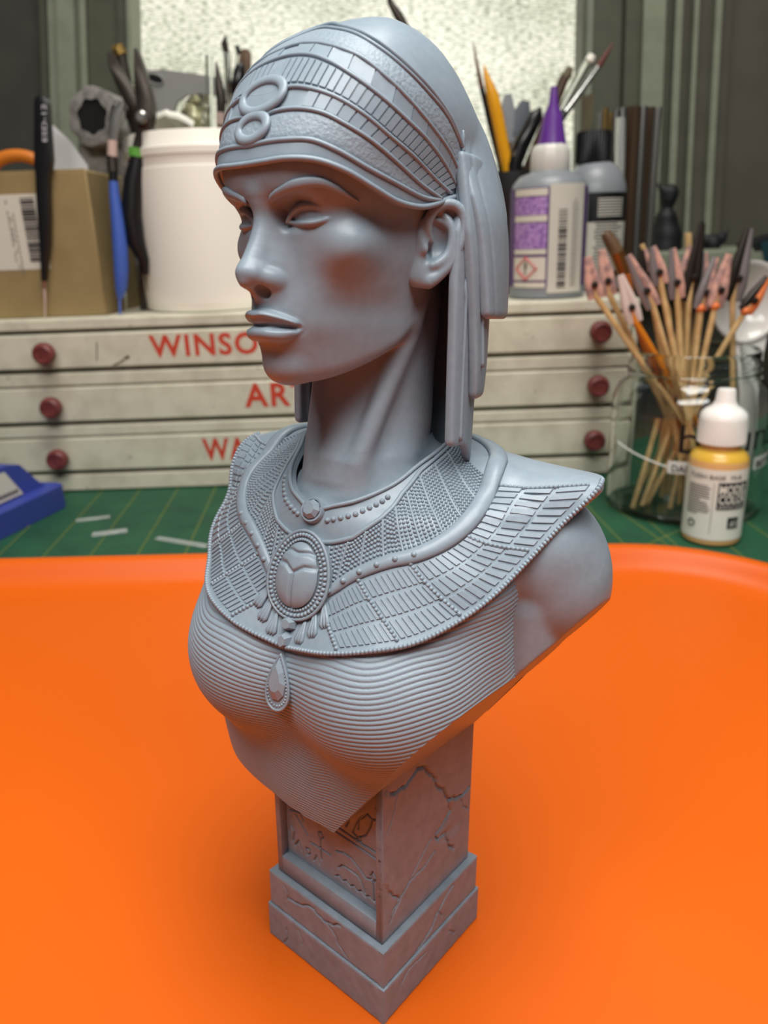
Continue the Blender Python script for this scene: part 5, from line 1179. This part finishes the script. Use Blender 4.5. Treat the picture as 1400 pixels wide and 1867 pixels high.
t = empty('black_marker', in_cup(.3,-1.2), 'thick black handle lying diagonally between the yellow brush and the purple nozzle', 'brush')
m = MB(); m.tube([at(985,196,50.9), at(978,210,50.9), at(950,265,51), at(938,300,51.1), in_cup(.3,-1.2)], [.1,.42,.5,.5,.4], 14); m.build('handle', M_brushblack, t)
m = MB(); m.tube([at(982,198,50.6), at(936,285,50.7)], .09, 8); m.build('edge_strip', M_ferr, t)
for i, (pts, w, lab) in enumerate((([(926,172),(925,200),(928,260)], (12,26,20), 'pale grey silicone spatula beside the yellow brush'), ([(958,184),(952,205),(940,250)], (14,30,16), 'dark grey flat-headed silicone brush in the dark cup'))):
    t = empty('silicone_tool', in_cup(-.2+i*.6,1.2), lab, 'tool'); q = [at(x,y,53.2) for x,y in pts]+[in_cup(-.2+i*.6,1.2)]
    m = MB(); ribbon(m, q[:3], np.array(w)*k_*1.15, .3, (0,1,0)); m.build('head', M_greysp if i == 0 else material('dark_grey_silicone', sRGB(84,90,98), .5), t)
    m = MB(); m.tube([q[2], q[3]], .2, 8); m.build('handle', M_wood, t)
t = empty('olive_card', top(1075,54), 'olive card wedge standing between the brushes and the metal rods', 'card')
m = MB(); P = np.array([at(x,y,54.0) for x,y in ((1060,178),(1083,168),(1082,215),(1074,240),(1060,240))]+[top(1062,54.1,.02)]); P[:,1] = 54.0; n = len(P); P = P[[0,1,2,3,5,4]]; m.add(np.r_[P, P+np.array([0,.08,0])], [tuple(range(n)), tuple(range(n,2*n))[::-1]]+[(i,n+i,n+(i+1)%n,(i+1)%n) for i in range(n)]); m.build('card_sheet', M_olive, t)
# upright metal and wood stock
M_brassr = material('brass_rod', sRGB(128,104,60), .35, metal=.85); M_steelr = material('steel_rod', sRGB(120,118,114), .35, metal=.85); M_dwood = material('dark_strip_wood', sRGB(70,52,36), .55)
rr = random.Random(21)
rods = [(1094,204,5,M_steelr,'steel'),(1104,197,6,M_brassr,'brass'),(1114,205,5,M_brassr,'brass'),(1123,201,7,M_steelr,'steel'),(1135,197,10,M_steelr,'steel'),(1149,194,8,M_dwood,'wooden'),(1160,193,8,M_dwood,'wooden'),(1173,194,9,M_steelr,'steel'),(1187,195,9,M_dwood,'wooden'),(1199,197,8,M_steelr,'steel')]
bundle = 'rods and strips standing upright by the window frame'
order = ['thin grey metal rod, leftmost of the upright bundle','brass rod second in the upright bundle','thinner brass rod third in the upright bundle','grey metal rod fourth in the bundle, behind the clear tube','widest grey metal rod, just right of the clear tube','dark wooden strip, first of the pair mid-bundle','dark wooden strip, second of the pair mid-bundle','grey metal rod between the wooden strips of the bundle','dark wooden strip near the right end of the bundle','grey metal rod, rightmost of the upright bundle']
for i, (px, py, w, mt, kd) in enumerate(rods):
    Y = 54.5+.5*(i%3); a_ = at(px, py, Y); foot = top(px-10-(px-1090)*.10, Y, .02)
    nm = 'wood_strip' if kd == 'wooden' else kd+'_rod'
    t = empty(nm, foot, order[i], 'strip' if kd == 'wooden' else 'rod', bundle)
    m = MB(); m.tube([a_, foot], w*k_*.6*1.75, 12 if kd != 'wooden' else 4); m.build('shaft', mt, t, 30)
t = empty('clear_tube', top(1124,53), 'clear plastic tube catching the light beside the black-capped bottle', 'tube')
m = MB(); m.tube([at(1131,215,53), at(1130,300,53), top(1120,53,.02)], 8.5*k_*1.2, 14); m.build('tube_wall', material('glossy_clear_tube', (.9,.9,.88,1), .06, trans=.75, ior=1.4), t)
# miniatures on the sill
M_blackfig = material('black_primer', sRGB(13,14,18), .6)
zsill = 470
def sculpt(name, label, cat, blobs, foot, h=.06, parent_mat=None):
    t = empty(name, foot, label, cat); lo_ = np.min([np.array(b[0])-b[1]*1.3 for b in blobs], 0)-.2; hi_ = np.max([np.array(b[0])+b[1]*1.3 for b in blobs], 0)+.2
    f = Field(lambda x, y, z: np.sqrt((x-blobs[0][0][0])**2+(y-blobs[0][0][1])**2+(z-blobs[0][0][2])**2)-blobs[0][1], lo_, hi_)
    for b in blobs[1:]: f.add(ellipsoid(b[0], (b[1],b[1],b[1])) if len(b) == 2 else capsule(b[0], b[2], b[1], b[3]), .25)
    d, l0 = f.grid(h); P, F = polygonise(d, l0, h); mesh('figure', P, F, parent_mat or M_blackfig, t); return t
YF_ = 62.0; kf = scale_at(at(1215,420,YF_)); A = lambda x, y: tuple(at(x, y, YF_))
foot = at(1212, 480, YF_)
sculpt('black_figurine', 'black-primed figurine with a small pointed head, beside the metal rods', 'figurine', [(A(1216,432), 26*kf), (A(1214,400), 19*kf, A(1212,465), 28*kf), (A(1216,384), 9*kf, A(1218,365), 14*kf), (A(1222,352), 15*kf), (A(1212,350), 10*kf, A(1200,336), 2.5*kf), (A(1226,405), 9*kf, A(1234,415), 4*kf), (A(1212,455), 28*kf, A(1212,482), 26*kf)], foot)
sculpt('black_creature', 'black miniature creature with an upright spike and small horns, right of the figurine', 'figurine', [(A(1300,445), 14*kf), (A(1281,404), 3*kf, A(1276,470), 7*kf), (A(1288,437), 9*kf, A(1316,436), 8*kf), (A(1314,436), 6*kf, A(1315,421), 1.8*kf), (A(1318,434), 5*kf, A(1328,420), 1.5*kf), (A(1262,440), 5*kf, A(1250,470), 8*kf), (A(1298,452), 9*kf, A(1306,482), 13*kf), (A(1255,470), 9*kf, A(1310,480), 11*kf)], at(1290,480,YF_))
M_teal = material('dark_teal_card', sRGB(24,56,62), .5)
t = empty('teal_box', at(1400,478,60), 'dark teal box cut off by the right edge of the picture', 'box')
m = MB(); P = [at(x,y,60) for x,y in ((1374,446),(1384,440),(1440,424),(1440,486),(1378,486))]; P = np.array(P); P[:,1] = 60; n = 5; m.add(np.r_[P, P+np.array([0,3,0])], [tuple(range(n)), tuple(range(n,2*n))[::-1]]+[(i,n+i,n+(i+1)%n,(i+1)%n) for i in range(n)]); m.build('box_body', M_blackfig, t, False)
m = MB(); P = np.array([at(x,y,60) for x,y in ((1386,442),(1440,427),(1440,470),(1393,480))])-np.array([0,.05,0]); m.add(P, [(0,3,2,1)]); m.build('teal_panel', M_teal, t, False)
# ---------- jar of clip sticks, spoon, paint bottle ----------
M_glass = material('jar_glass', (.93,.97,.95,1), .02, trans=1, ior=1.45)
jb = on_mat(1240, 917); JC = ROOM.T@jb; kj = scale_at(jb); RJ = 131*kj
zj = lambda py: height_of(1240, py, JC[1]-RJ*.2)-JC[2]
HJ = zj(640)
zjf = lambda py: height_of(1240, py, JC[1]-RJ*.95)-JC[2]
jar = empty('glass_jar', jb, 'clear glass jar with black lettering, full of stick-mounted paint clips', 'jar')
TURN = -.32
o_ = [(RJ*.86,.02),(RJ*.97,.12),(RJ,.4),(RJ,HJ*.62),(RJ*.99,HJ*.70),(RJ*.93,HJ*.78),(RJ*.83,HJ*.82),(RJ*.80,HJ*.84),(RJ*.83,HJ*.855),(RJ*.83,HJ*.87),(RJ*.79,HJ*.885),(RJ*.82,HJ*.90),(RJ*.82,HJ*.92),(RJ*.79,HJ*.94),(RJ*.79,HJ*.985),(RJ*.775,HJ)]
i_ = [(r_-.16, z_) for r_, z_ in o_[::-1][:-3]]+[(RJ*.93,.42),(RJ*.8,.30),(0.02,.28)]
m = MB(); m.lathe([(.02,.05)]+o_+[(RJ*.755,HJ)]+i_[1:], c=jb, R=ROOM, seg=72, cap=False); m.build('jar_wall', M_glass, jar, 50)
jc = tuple(JC)
M_lettering = material('black_jar_print', sRGB(14,14,14), .5); M_lbl = material('white_jar_tag', sRGB(214,212,206), .5)
def jth(px): return math.asin(max(-1, min(1, (px-1240)*kj/RJ)))
curved_text('jar_lettering', 'bounti', M_lettering, jar, jc, RJ, jth(1222), zjf(828), 2.0, width=RJ*(jth(1365)-jth(1222))+.55, lift=.03, offset=0)
for nm, s, x0, x1 in (('dairy_tag','DAIRY',1208,1262),('better_tag','BETTER',1340,1366)):
    t0, t1 = jth(x0), jth(x1)+(.25 if 'BET' in s else 0); m = MB(); curved(m, jc, RJ, t0, t1, zjf(866), zjf(843), 10, .03); lb = m.build('word_tag', M_lbl, jar)
    curved_text('tag_lettering', s, M_lettering, lb, jc, RJ, t0+.05, zjf(862), .46, width=RJ*(t1-t0-.1), lift=.05, offset=.015)
m = MB(); m.tube([ROOM@np.array([jc[0]+(RJ+.03)*math.sin(t+TURN), jc[1]-(RJ+.03)*math.cos(t+TURN), jc[2]+zjf(830+ (855-830)*(t-jth(1126))/(jth(1208)-jth(1126)))]) for t in np.linspace(jth(1126), jth(1208), 14)], .035, 6); m.build('printed_line', M_lbl, jar)
def jar_pt(dx, dy, h): return ROOM@(JC+np.array([dx, dy, h]))
M_bamboo = material('bamboo', sRGB(214,180,126), .6, noise=(160, sRGB(190,152,100), .35, .65)); M_clipgrey = material('painted_grey_clip', sRGB(128,122,122), .4, spec=.5, metal=.3); M_clippink = material('pink_painted_clip', sRGB(206,158,142), .5, noise=(220, sRGB(150,120,116), .42, .6)); M_clipdark = material('dark_steel_clip', sRGB(60,54,50), .35, metal=.7); M_clippale = material('pale_painted_clip', sRGB(208,190,180), .5); M_orangep = material('orange_paint_blob', sRGB(222,120,62), .5); M_orst = material('orange_painted_wood', sRGB(220,132,30), .45)
# tip px, clip base px, stick end px at the rim, stick foot (dx, dy) in the jar, Y of the clip, colours
Y0 = JC[1]
CL = [
 ((1071,468),(1086,540),(1150,632),(-2.6,-1.2),Y0-.9,'pink','leftmost pink clip in the jar, on a slanting bamboo stick'),
 ((1097,455),(1110,535),(1156,632),(-2.9,.2),Y0-.2,'pink','second pink clip from the left rim of the jar'),
 ((1131,502),(1157,584),(1186,632),(1.0,.6),Y0-1.3,'pale','pale pink clip standing lowest and nearest, on an orange stick'),
 ((1145,466),(1190,556),(1212,632),(1.5,-1.0),Y0-1.2,'pinkgrey','long pink and grey clip leaning left above the orange stick'),
 ((1173,455),(1184,520),(1204,632),(2.1,-.6),Y0-.1,'pinkdark','pink-tipped dark clip with its hole showing, behind the bare yellow stick'),
 ((1190,450),(1204,515),(1227,632),(1.2,-2.2),Y0-.9,'pinkgrey','pink clip fading to grey on a bare yellow stick'),
 ((1226,453),(1234,540),(1240,632),(-.6,-1.6),Y0-.5,'pinkgrey','upright pink and grey clip in the middle of the jar'),
 ((1260,448),(1245,520),(1234,632),(-1.6,.9),Y0+.6,'pink','pink clip crossing in front of the tallest bare stick'),
 ((1280,408),(1256,546),(1252,632),(-2.0,-.4),Y0+.1,'dark','black alligator clip with a long spike, middle of the jar'),
 ((1284,460),(1278,540),(1262,632),(-1.2,1.4),Y0+1.2,'pinkgrey','thin grey-pink clip half hidden behind the black clip'),
 ((1305,469),(1278,560),(1270,632),(-2.4,-1.0),Y0-.7,'pinkgrey','grey-pink clip with orange paint at its foot'),
 ((1329,463),(1304,556),(1287,632),(-2.2,-1.8),Y0-1.3,'pink','pink clip on an orange-blobbed stick, right of the middle'),
 ((1366,416),(1335,545),(1338,632),(.4,1.2),Y0-.2,'grey','largest grey clip, standing tallest at the right of the jar'),
 ((1400,505),(1360,565),(1319,632),(-2.7,2.0),Y0-1.0,'orange','orange clip leaning far right on a slanting stick'),
]
cm_ = {'pink':(M_clippink,M_clippink),'pale':(M_clippale,M_clippale),'pinkgrey':(M_clippink,M_clipgrey),'pinkdark':(M_clippink,M_clipdark),'dark':(M_clipdark,M_clipdark),'grey':(M_clipgrey,M_clipdark),'orange':(M_orangep,M_clipdark)}
for tip, base, rim, (dx, dy), Y, colr, lab in CL:
    a_, b_ = at(*tip, Y), at(*base, Y); Yf = Y0+dy*.8; yf_ = 900.0
    for _ in range(12):
        xf_ = base[0]+(rim[0]-base[0])*(yf_-base[1])/(rim[1]-base[1]); q = ROOM.T@at(xf_, yf_, Yf); yf_ += (q[2]-JC[2]-.45)/kj
    foot = q-JC; r_ = math.hypot(foot[0], foot[1]); foot = jar_pt(*(foot[:2]*min(1, RJ*.86/max(r_, 1e-6))), .45)
    lab2 = lab
    t = empty('clip_stick', foot, ' '.join(lab2.split()[:16]), 'clip'); ax = a_-b_; L = np.linalg.norm(ax); ax /= L; big = 1.25 if colr == 'grey' else 1.0
    sd = np.cross(ax, (0,1,0)); sd /= np.linalg.norm(sd); m1, m2_ = cm_[colr]
    m = MB(); m.tube([b_+ax*L*.25, b_, b_*.5+foot*.5, foot], [.13,.14,.14,.13], 8); m.build('stick', M_orst if colr == 'pale' else M_bamboo, t)
    for s_ in (-1, 1):
        m = MB(); pts = [b_-ax*.1+sd*s_*.22*big, b_+ax*L*.18+sd*s_*.20*big, b_+ax*L*.45+sd*s_*.17*big, b_+ax*L*.8+sd*s_*.08*big, a_+sd*s_*.05]; m.tube(pts, np.array([.13,.19,.17,.13,.10])*big, 9, flat=1.15); m.build('jaw', m1 if s_ < 0 else m2_, t)
    m = MB(); R_ = axes_to((0,-1,0)); m.lathe([(.08,-.32),(.15,-.3),(.15,.3),(.08,.32)], seg=12, c=b_+ax*L*.30, R=R_); m.build('pivot', M_clipdark, t)
    if colr == 'orange' or 'blob' in lab or 'orange paint' in lab:
        m = MB(); m.ball(b_-ax*.05, (.24,.24,.22)); m.build('paint_blob', M_orangep, t)
brush('flat_brush', 'broad brown-bristled flat brush among the clips at the left of the jar', [at(1102,424,Y0+.3), at(1108,432,Y0+.3), at(1124,460,Y0+.3), at(1138,500,Y0+.3), at(1152,560,Y0+.2), at(1178,640,Y0), jar_pt(2.0,.9,.42)], [.2,.3,.34,.3,.2,.18,.15], 0, [('bristles',0,2,M_wood),('ferrule',2,3,material('copper_ferrule', sRGB(150,98,50), .35, metal=.8)),('handle',3,6,material('orange_brown_handle', sRGB(176,92,34), .4))])
t = empty('bamboo_stick', jar_pt(-1.0,1.6,.42), 'tallest bare bamboo stick with no clip, behind the pink clips', 'stick'); m = MB(); m.tube([at(1254,425,Y0+1.4), at(1257,470,Y0+1.4), at(1246,632,Y0+1.2), jar_pt(-1.0,1.6,.42)], .17, 8); m.build('shaft', M_bamboo, t)
t = empty('bamboo_stick', jar_pt(1.2,1.0,.42), 'bare bamboo stick end showing left of the middle clips', 'stick'); m = MB(); m.tube([at(1170,446,Y0+.9), at(1219,565,Y0+.8), at(1224,632,Y0+.8), jar_pt(1.2,1.0,.42)], .12, 8); m.build('shaft', M_bamboo, t)
for i, (x0, x1) in enumerate(((-2.9,-1.4),(-2.3,-.2),(-1.9,1.5))):
    t = empty('bamboo_skewer', jar_pt(x0,-1.5+.5*i,.42), ('short bamboo skewer slanting from the lower left of the jar','bamboo skewer crossing behind the left sticks in the jar','bamboo skewer rising to the right across the jar')[i], 'stick'); m = MB(); m.tube([jar_pt(x0,-1.5+.5*i,.42), jar_pt(x1,.4+.4*i,HJ*(.55+.1*i))], .13, 8); m.build('shaft', M_bamboo, t)
# white spoon standing in the jar
M_china = material('white_china', sRGB(222,218,212), .15, spec=.6)
sp = empty('china_spoon', jar_pt(2.55,.3,.5), 'white china spoon standing in the jar behind the clips', 'spoon')
YS = Y0+1.0; c0 = at(1366,552,YS); ks = scale_at(c0); G = []
upv = (at(1372,480,YS)-at(1362,622,YS)); upv /= np.linalg.norm(upv); rv = np.cross((0,1,0), upv); rv = -rv/np.linalg.norm(rv)
if rv[0] < 0: rv = -rv
nv_ = np.cross(rv, upv)
for t_ in np.linspace(0, 2*math.pi, 40, endpoint=False):
    row = []
    for r_ in np.linspace(0, 1, 10): row.append(c0+rv*66*ks*r_*math.cos(t_)+upv*74*ks*r_*math.sin(t_)+np.array([0,1.0,0])*(1.0*(1-r_**2)))
    row += [row[-1]+np.array([0,.12,0])]+[q+np.array([0,.2,0]) for q in row[-2::-1]]
    G.append(row)
m = MB(); m.grid(np.array(G), close_u=True); m.build('spoon_bowl', M_china, sp, True)
m = MB(); ribbon(m, [at(1364,618,YS+.25), at(1366,650,YS+.1), at(1367,720,YS-.2), at(1366,800,Y0+.3), jar_pt(2.35,.3,.45)], np.array([70,50,44,46,48])*ks*.92, .28, (0,1,0)); m.build('spoon_handle', M_china, sp)
# dropper bottle of flesh paint
M_paint = material('flesh_paint_in_plastic', sRGB(222,172,112), .28, spec=.55, sss=.2); M_paint2 = material('yellow_settled_paint', sRGB(214,170,64), .25, spec=.55); M_cap = material('white_cap', sRGB(236,234,228), .35, spec=.5); M_blabel = material('bottle_label', sRGB(236,230,218), .5)
TURN = -.41
db = on_mat(1294, 980); DC = ROOM.T@db; kd = scale_at(db); RD_ = 50*kd
zd = lambda py: height_of(1300, py, DC[1]-RD_*.35)-DC[2]
dr_ = empty('dropper_bottle', db, 'dropper bottle of flesh-coloured paint with a white ribbed cap, in front of the glass jar', 'bottle')
m = MB(); m.lathe([(RD_*.9,.02),(RD_*.99,.12),(RD_,.3),(RD_,zd(846)),(RD_*.97,zd(838))], c=db, R=ROOM, seg=48); m.build('paint_body', M_paint, dr_)
m = MB(); m.lathe([(RD_*.97,zd(838)),(RD_*.93,zd(832)),(RD_*.8,zd(825)),(RD_*.66,zd(820))], c=db, R=ROOM, seg=48); m.build('shoulder', M_paint2, dr_)
m = MB(); m.lathe([(RD_*.64,zd(821)),(RD_*.62,zd(812)),(RD_*.62,zd(800))], c=db, R=ROOM, seg=36); m.build('bottle_neck', M_paint, dr_)
m = MB(); m.lathe([(RD_*.74,zd(812)),(RD_*.79,zd(809)),(RD_*.78,zd(768)),(RD_*.74,zd(757)),(RD_*.60,zd(750)),(RD_*.42,zd(744)),(RD_*.34,zd(735)),(RD_*.31,zd(718)),(RD_*.28,zd(714)),(.02,zd(714))], c=db, R=ROOM, seg=80, ripple=lambda i,a: .022*np.cos(a*40)*(0<i<3)); m.build('ribbed_cap', M_cap, dr_)
m = MB(); curved(m, DC, RD_, -1.6, 1.6, zd(974), zd(849), 30, .02); bl = m.build('bottle_label', M_blabel, dr_)
m = MB(); curved(m, DC, RD_, .08, 1.2, zd(919), zd(871), 12, .035); m.build('black_panel', M_ink, bl)
for s, y_, sz in (('MODEL',891,.46),('COLOR',908,.46)): curved_text('panel_lettering', s, M_blabel, bl, DC, RD_, .13, zd(y_), sz*1.25, width=RD_*1.0, lift=.055, offset=.02)
curved_text('panel_lettering', 'ACRYLIC COLOR', M_blabel, bl, DC, RD_, .13, zd(916.5), .2, width=RD_*1.0, lift=.055)
curved_text('heading', 'FLESH BASE  70.8', M_ink, bl, DC, RD_, -.92, zd(866), .27, width=RD_*1.75, lift=.035, offset=.008)
m = MB(); curved(m, DC, RD_, .50, .92, zd(953), zd(933), 6, .035); m.build('emblem_square', M_ink, bl)
curved_text('emblem_letters', 'AV', M_blabel, bl, DC, RD_, .56, zd(950), .46, width=RD_*.30, lift=.055, shear=.2)
m = MB(); rq = random.Random(2)
for k in range(13): curved(m, DC, RD_, -1.0+rq.uniform(0,.03), -.12-rq.uniform(0,.12)-(.3 if k in (6,12) else 0), zd(880+k*4.2), zd(880+k*4.2)+.055, 6, .035)
tag(m.build('small_print', M_grey_ink, bl, False), kind='stuff')
m = MB(); curved(m, DC, RD_, -.06, -.04, zd(962), zd(872), 1, .035); m.build('column_line', M_grey_ink, bl, False)
m = MB(); m.tube([ROOM@np.array([DC[0]+(RD_+.03)*math.sin(TURN-.72+.13*math.cos(t)), DC[1]-(RD_+.03)*math.cos(TURN-.72+.13*math.cos(t)), DC[2]+zd(948)+.15*math.sin(t)]) for t in np.linspace(0,2*math.pi,16,endpoint=False)], .03, 5, closed=True); m.build('round_mark', M_ink, bl)
# blue stand at the left edge
M_bluep = material('royal_blue_plastic', sRGB(52,66,146), .5); M_coned = material('dark_grey_cone', sRGB(72,68,60), .5)
s0, s1 = on_mat(0,986), on_mat(128,921); 
ex_ = s1-s0; ex_ /= np.linalg.norm(ex_); ey_ = np.cross(RZ, ex_); wid_s = np.linalg.norm(s1-s0)
stn = empty('tool_stand', s0, 'royal blue plastic stand with a white label and dark cone, at the left edge', 'stand')
def sl(x, y, z): return s0+ex_*x+ey_*y+RZ*z
def hh_(px, py_b, py_t):
    b0 = on_mat(px, py_b); return (ROOM.T@at(px, py_t, b0[1]))[2]-(ROOM.T@b0)[2]
hs = hh_(60, 955, 913)
ol = np.array([(-7,0),(wid_s-.5,0),(wid_s-.1,.2),(wid_s+.1,.7),(wid_s-.1,2.4),(wid_s-.8,3.2),(-7,3.4)])
m = MB(); m.prism(ol, .02, hs, R=np.stack([ex_, ey_, RZ], 1), c=s0); m.build('stand_base', M_bluep, stn, 40)
q1 = on_mat(70, 965); 
prof = [(wid_s*.92,hs-.02),(wid_s*.84,hs+.3),(wid_s*.62,hs+1.65),(wid_s*.46,hs+1.85),(-7,hs+1.85),(-7,hs-.02)]
m = MB(); n = len(prof); P = np.array([sl(x, 1.0, z) for x, z in prof]+[sl(x, 3.2, z) for x, z in prof]); m.add(P, [tuple(range(n))[::-1], tuple(range(n,2*n))]+[(i,(i+1)%n,n+(i+1)%n,n+i) for i in range(n)]); m.build('wedge', M_bluep, stn, False)
m = MB(); P = [sl(x, .97, z) for x, z in ((-6,hs+.12),(wid_s*.58,hs+.12),(wid_s*.40,hs+1.6),(-6,hs+1.6))]; m.add(P+[p-ey_*.04 for p in P], [(0,1,2,3),(7,6,5,4),(0,4,5,1),(1,5,6,2),(2,6,7,3),(3,7,4,0)]); wl = m.build('white_label', M_label, stn, False)
m = MB()
for k in range(9):
    x = wid_s*.48-.28*k; m.add([sl(a_, .90, b_) for a_, b_ in ((x,hs+.32),(x+.2,hs+.32),(x+.2-.03,hs+.5),(x-.03,hs+.5))], [(0,1,2,3)])
tag(m.build('label_print', M_ink, wl, False), kind='stuff')
cpos = sl(.2, 2.2, hs+1.8); m = MB(); m.lathe([(1.75,0),(1.7,.2),(1.05,2.0),(.95,2.1),(.1,2.1)], c=cpos, R=ROOM, seg=36); m.build('cone', M_coned, stn)
# clear offcuts on the mat
M_off = material('clear_offcut', (.92,.97,.95,1), .05, trans=.8, ior=1.4)
for (a_, b_, w, lab) in (((139,950),(201,943),.28,'short clear plastic strip lying on the mat nearest the blue stand'),((168,976),(232,968),.5,'clear plastic chip lying on the mat in front of the short strip'),((286,982),(378,997),.35,'faint clear strip lying on the mat close to the collar')):
    p, q = on_mat(*a_, .03), on_mat(*b_, .03); m = MB(); d = (q-p)/np.linalg.norm(q-p); m.box((p+q)/2+RZ*.03, (np.linalg.norm(q-p), w, .08), rot=np.stack([d, np.cross(RZ, d), RZ], 1), bev=.02)
    tag(m.build('plastic_offcut', M_off, None), lab, 'offcut')
print('done', time.time()-T0)
